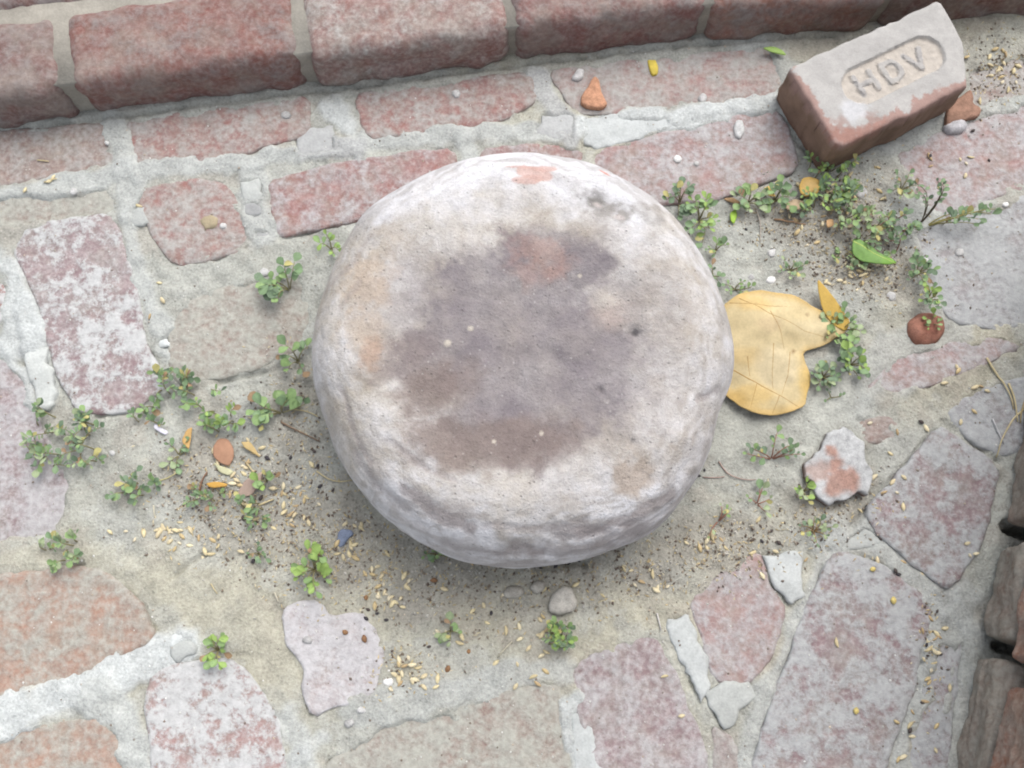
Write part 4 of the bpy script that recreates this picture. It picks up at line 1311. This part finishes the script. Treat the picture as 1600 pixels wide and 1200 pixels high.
# ------------------------------------------------------------------ weeds
def leaf_unit(w_=.62, cup=.10, notch=False):
    """unit leaf along +x from stalk at 0 to tip at 1"""
    xs = [0, .12, .35, .62, .85, 1.0]
    hw = [.02, .13, .36, .5, .36, .0]
    V, F = [], []
    for x, h in zip(xs, hw):
        h *= w_
        for s in (-1, 0, 1):
            V.append((x, s * h, cup * (abs(s) * h * 1.4) - .18 * x * x * .6 + .10 * x))
    for i in range(len(xs) - 1):
        for j in (0, 1):
            a = i * 3 + j
            F.append([a, a + 3, a + 4, a + 1])
    return np.array(V), F
LU = [leaf_unit(.62, .15), leaf_unit(.78, .3), leaf_unit(.5, .1), leaf_unit(.9, .05), leaf_unit(.34, .2)]
GREENS = [np.array(c) for c in ((.15, .225, .115), (.185, .275, .11), (.215, .315, .085), (.12, .175, .105), (.25, .305, .17), (.36, .33, .13), (.24, .16, .09))]
LEAFM = {}
for i, (v, f) in enumerate(LU):
    for j, g in enumerate(GREENS):
        me = mesh_from('leaf', v, f, MGRN)
        cc = np.tile(g, (len(v), 1))
        cc[1::3] *= 1.2
        set_attr(me, 'col', 'FLOAT_COLOR', cc)
        LEAFM[(i, j)] = me

def weed(px, py, rx, ry, n_stem, per, leaf, label, joined=False, up=.012, greens=(0, 1, 3), forms=(0, 1), dirs=None, stemcol=(.22, .20, .10), group=None, sd=0, cat='weed'):
    rs = random.Random(int(px * 31 + py * 17 + sd))
    base = on(px, py)
    root = thing('weed', label, cat, base, group)
    SV, SF = [], []
    LV, LF, LC = [], [], []
    for k in range(n_stem):
        if dirs:
            a = math.radians(dirs[k % len(dirs)] + rs.uniform(-14, 14))
        else:
            a = 2 * math.pi * (k + rs.uniform(-.35, .35)) / n_stem
        ln = rs.uniform(.6, 1.05)
        ex, ey = rx * M * ln * math.cos(a), ry * M * ln * math.sin(a)
        rise = up * rs.uniform(.5, 1.2)
        bend = rs.uniform(-.25, .25)
        pts = []
        ox = oy = 0.0
        if joined:
            a2, r2 = rs.uniform(0, 6.283), math.sqrt(rs.random()) * .95
            ox, oy = rx * M * r2 * math.cos(a2), ry * M * r2 * math.sin(a2)
            ex, ey = ex * .55, ey * .55
        for q in range(7):
            t = q / 6
            x = ox + ex * t - ey * bend * t * (1 - t) * 2
            y = oy + ey * t + ex * bend * t * (1 - t) * 2
            gz = surf(base.x + x, base.y + y) - base.z
            z = gz + rise * math.sin(t * 2.2) * (1 if q else 0) + (.001 if q else -.004)
            pts.append(Vector((x, y, z)))
        # stem tube
        b = len(SV)
        for q, p in enumerate(pts):
            t = (pts[min(q + 1, 6)] - pts[max(q - 1, 0)]).normalized()
            s = t.cross(Vector((0, 0, 1))).normalized()
            u = s.cross(t)
            r = .0009 * (1 - .5 * q / 6)
            for m in range(4):
                ph = m * math.pi / 2
                SV.append(tuple(p + s * r * math.cos(ph) + u * r * math.sin(ph)))
        for q in range(6):
            for m in range(4):
                SF.append([b + q * 4 + m, b + q * 4 + (m + 1) % 4, b + q * 4 + 4 + (m + 1) % 4, b + q * 4 + 4 + m])
        for q in range(per):
            t = .22 + .78 * (q + 1) / per if per > 1 else 1
            i0 = min(5, int(t * 6))
            p = pts[i0].lerp(pts[i0 + 1], min(1, t * 6 - i0))
            td = (pts[i0 + 1] - pts[i0])
            yaw = math.atan2(td.y, td.x) + (rs.choice((-1, 1)) if q % 2 else (-1) ** k) * rs.uniform(.7, 1.5) * (0.35 if q == per - 1 else 1)
            pitch = rs.uniform(-.75, .15)
            roll = rs.uniform(-.5, .5)
            s = leaf * .85 * M * rs.uniform(.45, 1.2)
            g, fm = rs.choice(greens), rs.choice(forms + (4,) if joined else forms)
            if rs.random() < .07: g = rs.choice((5, 5, 6))
            mat = Matrix.Translation(p + Vector((0, 0, .0012))) @ Euler((roll, pitch, yaw), 'XYZ').to_matrix().to_4x4() @ Matrix.Scale(s, 4)
            if joined:
                v, f = LU[fm]
                bb = len(LV)
                cc = GREENS[g] * rs.uniform(.8, 1.25)
                for vv in v:
                    LV.append(tuple(mat @ Vector(vv)))
                    LC.append(cc)
                LF += [[i + bb for i in ff] for ff in f]
            else:
                o = bpy.data.objects.new('leaf', LEAFM[(fm, g)])
                COL.objects.link(o)
                o.parent = root
                o.matrix_local = mat
    me = mesh_from('stem', SV, SF, MGRN)
    set_attr(me, 'col', 'FLOAT_COLOR', np.tile(stemcol, (len(SV), 1)))
    link('stem', me, root)
    if joined:
        me = mesh_from('foliage', LV, LF, MGRN)
        set_attr(me, 'col', 'FLOAT_COLOR', np.array(LC))
        o = link('foliage', me, root)
        o['kind'] = 'stuff'
    return root

RD = (.27, .13, .09)
# left of the stone
weed(518, 390, 20, 22, 4, 4, 15, 'tiny bright green sprout between the stone and the second-row red brick', greens=(1, 2), up=.012)
weed(452, 452, 42, 36, 6, 5, 20, 'round-leaved weed standing clear of the stone next to the tiny sprout', greens=(0, 0, 3, 1), forms=(1, 3), up=.024, dirs=(180, 150, 100, 60, 215, 250))
weed(466, 565, 30, 24, 5, 3, 24, 'small weed with a few broad round leaves touching the stone', greens=(0, 1), forms=(1, 3), up=.016, dirs=(170, 120, 60, 240, 290))
weed(440, 645, 46, 28, 7, 4, 22, 'round-leaved weed with a dry runner reaching back to the stone', greens=(0, 0, 1), forms=(1, 3), up=.016, dirs=(180, 150, 200, 90, 60, 240, 20))
weed(110, 690, 62, 62, 26, 7, 15, 'dense mat of weed at the end of the long pale mortar lump', joined=True, greens=(0, 1, 3, 4), up=.018)
weed(288, 610, 46, 40, 14, 6, 16, 'sprawling weed along the crack at the end of the lime-whitened brick', joined=True, greens=(0, 1, 3), up=.018)
weed(345, 652, 36, 26, 12, 6, 15, 'brighter green weed tuft at the end of the sprawling weed', joined=True, greens=(1, 2, 0), up=.016)
weed(240, 652, 24, 24, 7, 5, 14, 'sparse weed tuft around the white splinter', joined=True, greens=(0, 1), up=.012)
weed(222, 758, 32, 24, 10, 6, 15, 'flat green weed with a yellow straw lying across it', joined=True, greens=(1, 0, 3), up=.014)
weed(98, 858, 34, 24, 10, 6, 14, 'lone weed tuft on the soil beside the orange brick', joined=True, greens=(4, 1, 0), up=.012)
weed(395, 802, 24, 22, 9, 5, 14, 'weed tuft with black seeds at its foot amid scattered grain', joined=True, greens=(1, 0), up=.014)
weed(330, 775, 30, 16, 8, 5, 12, 'thin weed touching the narrow orange leaf strip', joined=True, greens=(0, 1), up=.012)
weed(418, 752, 17, 12, 4, 3, 17, 'three-leaved seedling beside the dull pinkish brown leaf', greens=(1, 2), up=.012)
weed(492, 890, 26, 34, 9, 4, 20, 'yellow-green weed between the stone and the pale pink slab', greens=(2, 1, 2), up=.022, forms=(0, 1))
weed(405, 866, 16, 14, 4, 4, 10, 'spindly seedling beside two black droppings on tan soil', greens=(0, 3), up=.008)
weed(341, 1015, 13, 26, 7, 4, 15, 'narrow weed growing in the joint beside two small mortar lumps', greens=(2, 1), up=.014)
weed(870, 995, 24, 24, 16, 6, 12, 'fine bushy weed tuft between the buff pebble and the mauve brick', joined=True, greens=(2, 1, 3), up=.020)
weed(704, 985, 17, 15, 4, 3, 17, 'pale seedling alone on open soil between slab and bushy tuft', greens=(4, 1), up=.008)
weed(280, 712, 16, 26, 5, 3, 15, 'faint seedling by the curled orange leaf', greens=(4, 0), up=.006)
weed(680, 866, 22, 8, 4, 3, 12, 'low moss-like sprig under the overhanging edge of the stone', greens=(0, 1), up=.004)
# right of the stone
weed(1062, 318, 26, 28, 6, 5, 17, 'dark-leaved weed on the pink brick beside the stone', greens=(0, 3), up=.020, dirs=(100, 60, 140, 200, 260, 300))
weed(1092, 345, 24, 42, 9, 5, 16, 'taller weed hugging the stone next to the pink brick', greens=(0, 1, 2), up=.020)
weed(1118, 392, 16, 14, 4, 3, 15, 'single seedling between the taller weed and the squeezed sprig', greens=(1, 0), up=.010)
weed(1114, 432, 12, 18, 4, 3, 13, 'sprig squeezed against the stone close to the big yellow leaf', greens=(0, 3), up=.010)
weed(1148, 452, 26, 10, 5, 3, 10, 'thread-like runner along the edge of the big yellow leaf', greens=(0, 1), up=.006)
weed(1168, 318, 26, 20, 7, 4, 18, 'weed clump along the pink brick beside the small yellow-green leaf', greens=(0, 1, 4), up=.018, forms=(1, 3))
weed(1210, 314, 26, 22, 8, 4, 16, 'weed clump holding the small crumpled yellow leaf', greens=(0, 1), up=.018, forms=(1, 3))
weed(1296, 275, 40, 28, 14, 6, 15, 'weed at the foot of the corner of the stamped brick', joined=True, greens=(1, 2, 0), up=.018)
weed(1292, 325, 44, 36, 22, 7, 15, 'thick tangled weed mat between orange leaf and green leaf', joined=True, greens=(1, 2, 0, 3), up=.020)
weed(1340, 358, 34, 28, 13, 6, 15, 'weed mat along the edge of the broad green leaf', joined=True, greens=(0, 1, 4), up=.018)
weed(1386, 372, 32, 30, 13, 6, 15, 'reddish-stemmed weed mat at the tip of the broad green leaf', joined=True, greens=(0, 1, 3), up=.018, stemcol=RD)
weed(1320, 412, 26, 18, 8, 5, 12, 'thin weed among chaff between the broad green leaf and yellow leaf', joined=True, greens=(1, 0, 4), up=.010)
weed(1405, 300, 24, 26, 6, 4, 15, 'pale upright sprig on the dusty pink brick', greens=(4, 0, 3), up=.016)
weed(1438, 350, 30, 70, 5, 6, 11, 'dark-stemmed upright weed with a thin branch across the pink brick', greens=(3, 0), up=.040, dirs=(62, 75, 110, 40, 140), stemcol=(.09, .07, .04))
weed(1445, 355, 100, 54, 5, 7, 16, 'long-stemmed trailing weed reaching out over the grey slab', greens=(3, 0, 0), up=.028, dirs=(28, 8, -4, 18, -16), stemcol=(.28, .25, .09))
weed(1432, 428, 22, 32, 8, 5, 14, 'straggling weed between the broad leaf and the round shard', greens=(0, 3, 1), up=.014)
weed(1448, 470, 16, 22, 7, 4, 14, 'dark sprig touching the round terracotta shard', greens=(3, 0, 2), up=.016)
weed(1452, 508, 12, 14, 5, 2, 13, 'little green sprig sitting on the round terracotta shard', greens=(2, 1), up=.012)
weed(1235, 422, 20, 16, 6, 4, 11, 'wispy seedling in chaff facing the folded yellow leaf tip', greens=(0, 4), up=.008)
weed(1312, 518, 28, 34, 9, 4, 17, 'weed peeping out under the tip of the big yellow leaf', greens=(0, 1, 4), up=.014, forms=(1, 3))
weed(1326, 572, 26, 28, 10, 4, 17, 'compact rosette weed clear of the big yellow leaf', greens=(0, 2, 3), up=.016, forms=(1, 3))
weed(1285, 590, 20, 20, 8, 4, 15, 'small dull rosette against the notch of the big yellow leaf', greens=(4, 0, 3), up=.012, forms=(1, 3))
weed(1297, 622, 14, 12, 3, 2, 8, 'nearly leafless twiggy seedling beside the small dull rosette', greens=(3, 0), up=.006)
weed(1205, 718, 50, 36, 6, 5, 13, 'branching seedling on bare soil between yellow leaf and jagged fragment', greens=(0, 3, 1), up=.014, dirs=(35, 50, 90, 140, 165, 20), stemcol=RD)
weed(1182, 788, 22, 26, 5, 2, 16, 'four-leaved seedling with a thin red stalk near the stone', greens=(0, 1, 4), up=.010, dirs=(90, 20, 160, 60, -40), stemcol=RD)
weed(1122, 815, 30, 30, 4, 2, 11, 'thin-stalked seedling with two leaves lying by the stone', greens=(1, 4), up=.008, dirs=(50, 30, 230, 70), stemcol=RD)
weed(1255, 768, 16, 20, 5, 3, 15, 'yellowish sprig touching the edge of the jagged brick fragment', greens=(2, 4, 1), up=.010)
weed(1270, 830, 26, 18, 7, 3, 13, 'half-dead sprig with husks between jagged fragment and white mortar patch', greens=(1, 4, 3), up=.010, stemcol=(.25, .17, .08))

# ------------------------------------------------------------------ straws and runners
def straw(pts, r, col, label, cat='straw', name='dry_straw', lift=.0015, group=None):
    w_ = [np.array(P(a, b)) for a, b in pts]
    w_ = resample_open(np.array(w_), .006)
    # soften corners
    for _ in range(2):
        w_[1:-1] = .5 * w_[1:-1] + .25 * (w_[:-2] + w_[2:])
    n = len(w_)
    p3 = [Vector((a, b, surf(a, b) + r + lift * math.sin(math.pi * (i + .5) / n))) for i, (a, b) in enumerate(w_)]
    base = p3[0].copy()
    V, F = [], []
    for q, p in enumerate(p3):
        t = (p3[min(q + 1, n - 1)] - p3[max(q - 1, 0)]).normalized()
        s = t.cross(Vector((0, 0, 1))).normalized(); u = s.cross(t)
        rr = r * (1 - .5 * q / n)
        for m in range(5):
            ph = m * 2 * math.pi / 5
            V.append(tuple(p - base + s * rr * math.cos(ph) + u * rr * math.sin(ph)))
    for q in range(n - 1):
        for m in range(5):
            F.append([q * 5 + m, q * 5 + (m + 1) % 5, q * 5 + 5 + (m + 1) % 5, q * 5 + 5 + m])
    F.append([0, 1, 2, 3, 4][::-1]); F.append([(n - 1) * 5 + m for m in range(5)])
    me = mesh_from(name, V, F, MDRY)
    set_attr(me, 'col', 'FLOAT_COLOR', np.tile(col, (len(V), 1)))
    return tag(link(name, me, None, base), label, cat, group)
ST1, ST2 = (.50, .42, .25), (.36, .28, .15)
for pts, r, c, lab in [
    ([(1540, 560), (1560, 590), (1580, 625), (1582, 640)], .0014, ST1, 'pale dry straw leaning over the grey brick by the wall'),
    ([(1574, 600), (1582, 620), (1588, 660)], .0013, ST1, 'short pale straw crossing the others at the wall foot'),
    ([(1598, 640), (1580, 655), (1560, 690), (1556, 715)], .0012, ST1, 'bent straw hanging down along the wall foot'),
    ([(1548, 655), (1556, 675), (1566, 695)], .0010, (.45, .44, .45), 'greyish straw end beside the bent straw'),
    ([(1600, 625), (1590, 650), (1592, 662)], .0012, ST2, 'brown straw against the wall face'),
    ([(455, 640), (480, 642), (498, 652)], .0011, ST1, 'curved pale runner between round-leaved weed and stone'),
    ([(440, 660), (462, 672), (488, 684), (500, 690)], .0013, (.22, .15, .10), 'dark brown twig under the curved pale runner'),
    ([(495, 736), (512, 750), (532, 754), (550, 750)], .0010, ST1, 'arched straw touching the foot of the stone'),
    ([(244, 755), (262, 748), (282, 738)], .0009, (.42, .38, .18), 'yellow straw lying across the flat green weed'),
    ([(386, 724), (398, 738), (406, 750)], .0011, ST1, 'pale straw crossing the dull pinkish brown leaf'),
    ([(404, 790), (416, 784), (428, 780)], .0014, ST1, 'thick pale straw piece beside the seeded weed tuft'),
    ([(242, 790), (243, 808)], .0010, (.58, .54, .42), 'short straight white straw on bare soil by the flat weed'),
    ([(1210, 342), (1230, 346), (1258, 352)], .0013, (.30, .19, .11), 'brown twig beside the faded buff leaf'),
    ([(1182, 326), (1188, 350), (1188, 378)], .0008, (.46, .40, .34), 'hair-thin pale stalk hanging from the pink brick weeds'),
    ([(1122, 722), (1135, 742), (1166, 752), (1180, 750)], .0009, (.33, .23, .20), 'curved thin reddish stalk lying by the stone'),
    ([(1098, 746), (1115, 748), (1132, 745)], .0008, (.33, .23, .20), 'second thin reddish stalk touching the stone'),
    ([(778, 1026), (790, 1012), (800, 1002)], .0010, (.48, .44, .34), 'pale straw piece on the soil close to the bushy weed tuft'),
    ([(1026, 958), (1030, 975), (1032, 985)], .0011, (.50, .48, .46), 'white stalk at the tip of the pale mortar strip'),
    ([(312, 772), (316, 752), (326, 738)], .0014, (.20, .11, .07), 'dark red brown twig beside the narrow orange leaf strip'),
    ([(72, 288), (92, 282)], .0010, (.5, .42, .24), 'short straw with two grains on the dusty second-row brick'),
    ([(60, 252), (78, 254)], .0009, (.5, .42, .24), 'thin straw on the brownish first-row paving brick'),
    ([(330, 912), (340, 928)], .0008, ST1, 'fine straw on bare tan soil'),
    ([(430, 926), (436, 940)], .0011, (.52, .48, .38), 'stub of pale straw touching the tan soil by the slab'),
]:
    straw(pts, r, c, lab)

# ------------------------------------------------------------------ grain, seeds, chaff
def seed_mesh(name, l, w_, h, col, n=7, m=7, mat=None, ridge=.12, bend=.1):
    V, F = [], []
    for i in range(n + 1):
        t = i / n
        x = (t - .5) * l
        r = max(.03, math.sin(math.pi * (t * .94 + .03)) ** .75)
        for j in range(m):
            a = 2 * math.pi * j / m
            V.append((x, math.cos(a) * w_ / 2 * r + bend * l * (t - .5) ** 2, h / 2 + math.sin(a) * h / 2 * r * (1 + ridge * math.cos(3 * a))))
    for i in range(n):
        for j in range(m):
            F.append([i * m + j, i * m + (j + 1) % m, (i + 1) * m + (j + 1) % m, (i + 1) * m + j])
    F.append(list(range(m))[::-1]); F.append([n * m + j for j in range(m)])
    me = mesh_from(name, V, F, mat or MSEED)
    c = np.tile(np.asarray(col, float), (len(V), 1))
    c[: m * 2] *= .8
    set_attr(me, 'col', 'FLOAT_COLOR', c)
    return me
GRAIN = [seed_mesh('grain', .0092, .0044, .0032, c, bend=b) for c, b in (((.62, .53, .32), .1), ((.58, .49, .31), -.1), ((.66, .58, .39), .2), ((.50, .39, .21), 0))] + [seed_mesh('grain', l, w_, .0026, c, bend=b) for l, w_, c, b in ((.0075, .0042, (.55, .47, .30), .15), (.0082, .0032, (.42, .31, .17), -.15), (.006, .0036, (.60, .53, .38), 0), (.0098, .0036, (.50, .42, .25), .3))]
BLACK = [seed_mesh('dropping', .006, .0038, .0035, c, bend=.05) for c in ((.045, .04, .045), (.07, .055, .05))]
def scatter_seed(meshes, x, y, lab, cat, group, name, smin=.8, smax=1.22, yaw=None):
    p = on(x, y)
    o = link(name, random.choice(meshes), None, p + Vector((0, 0, -.0002)), (random.uniform(-.25, .25), random.uniform(-.2, .2), random.uniform(0, 6.28) if yaw is None else yaw))
    s = random.uniform(smin, smax)
    o.scale = (s, s, s)
    return tag(o, lab, cat, group)
def in_stone(x, y):
    p = P(x, y)
    d = math.hypot(p[0] - sc[0], p[1] - sc[1])
    return d < stone_R(math.atan2(p[1] - sc[1], p[0] - sc[0])) * .93
CL = [
    (255, 830, 62, 16, 22, 'pale rice grain on the smooth soil beside the flat green weed'),
    (330, 850, 45, 26, 10, 'pale rice grain on tan soil beside the orange brick'),
    (375, 745, 50, 40, 20, 'rice grain scattered among the small brown and orange dry leaves'),
    (460, 790, 46, 44, 20, 'rice grain in the dark soil by the arched straw'),
    (545, 850, 50, 40, 20, 'rice grain around the blue plastic scrap'),
    (610, 920, 55, 36, 22, 'rice grain in the soil between stone and pale pink slab'),
    (650, 1050, 44, 26, 18, 'rice grain heaped beside the pale pink slab'),
    (740, 960, 70, 60, 14, 'rice grain on open soil around the pale seedling'),
    (840, 1010, 40, 40, 14, 'rice grain near the fine bushy weed tuft'),
    (990, 905, 70, 36, 10, 'rice grain between the stone and the mauve brick'),
    (1130, 850, 90, 34, 12, 'rice grain in the soil between stone and white mortar patch'),
    (1235, 345, 46, 40, 16, 'rice grain under the weeds of the pink brick edge'),
    (1330, 310, 50, 36, 22, 'rice grain in the weeds beneath the stamped brick'),
    (1345, 428, 56, 26, 24, 'rice grain in the chaff beside the broad green leaf'),
    (1560, 110, 34, 40, 18, 'rice grain in the dust by the broken end of the stamped brick'),
    (1470, 240, 70, 40, 8, 'rice grain on the dusty pink brick by the stamped brick'),
    (1385, 720, 30, 80, 9, 'rice grain along the joint by the jagged fragment'),
    (1510, 600, 50, 28, 7, 'rice grain on soil near the wall straws'),
]
for (cx, cy, rx, ry, n, lab) in CL:
    k = 0
    while k < n:
        x, y = random.gauss(cx, rx * .6), random.gauss(cy, ry * .6)
        if in_stone(x, y) or not (0 < x < 1600 and 0 < y < 1200):
            continue
        scatter_seed(GRAIN, x, y, lab, 'grain', lab.replace('rice grain', 'grains'), 'rice_grain')
        k += 1
JOINT = [(1452, 966), (1460, 990), (1458, 998), (1463, 994), (1475, 982), (1449, 1014), (1456, 1018), (1461, 1020), (1440, 1030), (1457, 1036), (1452, 1047), (1446, 1060), (1450, 1066), (1444, 1096), (1424, 1112), (1420, 1132), (1424, 1150), (1408, 1182), (1462, 1134), (1461, 1172), (1482, 1074), (1398, 1127), (1438, 985), (1400, 1186)]
for x, y in JOINT:
    scatter_seed(GRAIN, x, y, 'rice grain caught in the open joint beside the big whitened brick', 'grain', 'grains in the joint along the big whitened brick', 'rice_grain')
for x, y in [(1304, 1004), (1370, 876), (1410, 878), (1440, 898), (1512, 868), (1522, 866), (1508, 850), (1500, 660), (1446, 670), (1400, 676)]:
    scatter_seed(GRAIN, x, y, 'single rice grain on the whitened bricks towards the wall', 'grain', 'grains on the whitened bricks towards the wall', 'rice_grain')
for x, y in [(42, 300), (86, 280), (80, 286), (217, 322), (249, 442), (236, 496), (255, 470), (1190, 900), (1064, 1118), (1038, 1056), (805, 1072), (840, 1068)]:
    scatter_seed(GRAIN, x, y, 'stray rice grain on the old bricks away from the soil', 'grain', 'stray grains on the bricks', 'rice_grain')
KER = [seed_mesh('kernel', .0105, .0085, .006, (.56, .45, .16), bend=0)]
for (x, y, lab) in [(1360, 890, 'plump bright yellow maize kernel at the corner of the big whitened brick'), (1392, 938, 'brownish maize kernel next to the plump yellow one'), (1335, 1110, 'pale maize kernel alone in the middle of the big whitened brick')]:
    scatter_seed(KER, x, y, lab, 'kernel', None, 'maize_kernel', .65, .85)
for (x, y) in [(490, 705), (500, 760), (455, 715), (418, 716), (496, 728), (520, 765), (408, 778), (385, 870), (396, 877), (380, 810), (576, 952), (590, 958), (604, 968), (573, 966), (670, 1010), (768, 958), (905, 876), (890, 880), (868, 884), (845, 888), (1100, 735), (1092, 744)]:
    if in_stone(x, y): continue
    scatter_seed(BLACK, x, y, 'black dropping in the soil around the stone', 'dropping', 'black droppings near the stone', 'dropping', .7, 1.3)
for (x, y) in [(1166, 358), (1206, 390), (1437, 660), (1396, 892), (1402, 898), (1462, 955), (1445, 1008), (1446, 1024), (1468, 1022), (1440, 1098), (1419, 1140), (1375, 842), (1518, 206), (1544, 252), (1452, 246), (1190, 846), (1205, 830), (1215, 848)]:
    scatter_seed(BLACK, x, y, 'black dropping on the paving away from the stone', 'dropping', 'black droppings on the paving', 'dropping', .7, 1.2)
RUST = [seed_mesh('berry', .008, .0055, .003, (.20, .105, .05), bend=.2), seed_mesh('berry', .006, .005, .0028, (.24, .13, .06), bend=-.2)]
for (x, y) in [(570, 998), (678, 906), (572, 934), (700, 1045), (732, 1018), (540, 988)]:
    scatter_seed(RUST, x, y, 'rust brown dried berry in the soil by the pale pink slab', 'berry', 'rust brown dried berries', 'dried_berry', .7, 1.3)

# chaff and grit that nobody could count
V, F, C = [], [], []
def crumb(x, y, l, w_, h, yaw, col):
    p = P(x, y)
    z = float(gz_cache(p[0], p[1]))
    b = len(V)
    ca, sa = math.cos(yaw), math.sin(yaw)
    for (a, bb, c) in ((-1, 0, 0), (0, -1, .1), (1, 0, 0), (0, 1, .1), (.2, .1, 1)):
        u, v = a * l / 2, bb * w_ / 2
        V.append((p[0] + u * ca - v * sa, p[1] + u * sa + v * ca, z + c * h))
        C.append(np.asarray(col) * random.uniform(.8, 1.2))
    F.extend([[b, b + 1, b + 4], [b + 1, b + 2, b + 4], [b + 2, b + 3, b + 4], [b + 3, b, b + 4], [b + 3, b + 2, b + 1, b]])
def gz_cache(x, y):
    h = bvh.ray_cast(Vector((x, y, .2)), Vector((0, 0, -1)))
    g = gint(x, y)
    return max(g, h[0].z) if h[0] is not None else g
for (a, b, ra, rb) in HUMUS + [(330, 790, 90, 50), (640, 1050, 70, 40), (460, 850, 100, 70), (1350, 430, 80, 40), (1450, 1010, 20, 90), (1560, 110, 50, 60), (1330, 330, 100, 60), (1360, 420, 70, 40), (1270, 385, 80, 50), (1200, 340, 60, 30), (1270, 830, 70, 40), (1140, 860, 70, 40)]:
    for _ in range(int(ra * rb / 24)):
        x, y = random.gauss(a, ra * .55), random.gauss(b, rb * .6)
        if in_stone(x, y): continue
        q = random.random()
        if q < .45: crumb(x, y, random.uniform(.003, .008), random.uniform(.001, .0022), .0012, random.uniform(0, 6.3), random.choice(((.5, .4, .22), (.42, .33, .19), (.55, .48, .33))))
        elif q < .8: crumb(x, y, random.uniform(.002, .006), random.uniform(.002, .004), .0022, random.uniform(0, 6.3), random.choice(((.13, .10, .08), (.2, .16, .12), (.27, .23, .18))))
        else: crumb(x, y, random.uniform(.002, .005), random.uniform(.002, .004), .0025, random.uniform(0, 6.3), random.choice(((.42, .40, .36), (.5, .48, .44))))
o = link('chaff', coloured('chaff', V, F, MSEED, np.array(C), smooth=False))
o['kind'] = 'stuff'
o['label'] = 'loose husks, straw bits and crumbs strewn over the soil'
o['category'] = 'chaff'
V, F, C = [], [], []
for _ in range(1500):
    x, y = random.uniform(-40, 1640), random.uniform(60, 1230)
    if in_stone(x, y): continue
    s = random.uniform(.0012, .0036)
    c = random.choice(((.5, .49, .46), (.6, .59, .57), (.33, .3, .26), (.2, .16, .13), (.42, .35, .28)))
    crumb(x, y, s, s * random.uniform(.6, 1), s * .5, random.uniform(0, 6.3), c)
o = link('grit', coloured('grit', V, F, MV, np.array(C), smooth=False))
o['kind'] = 'stuff'
o['label'] = 'fine grit sprinkled over bricks and soil'
o['category'] = 'grit'
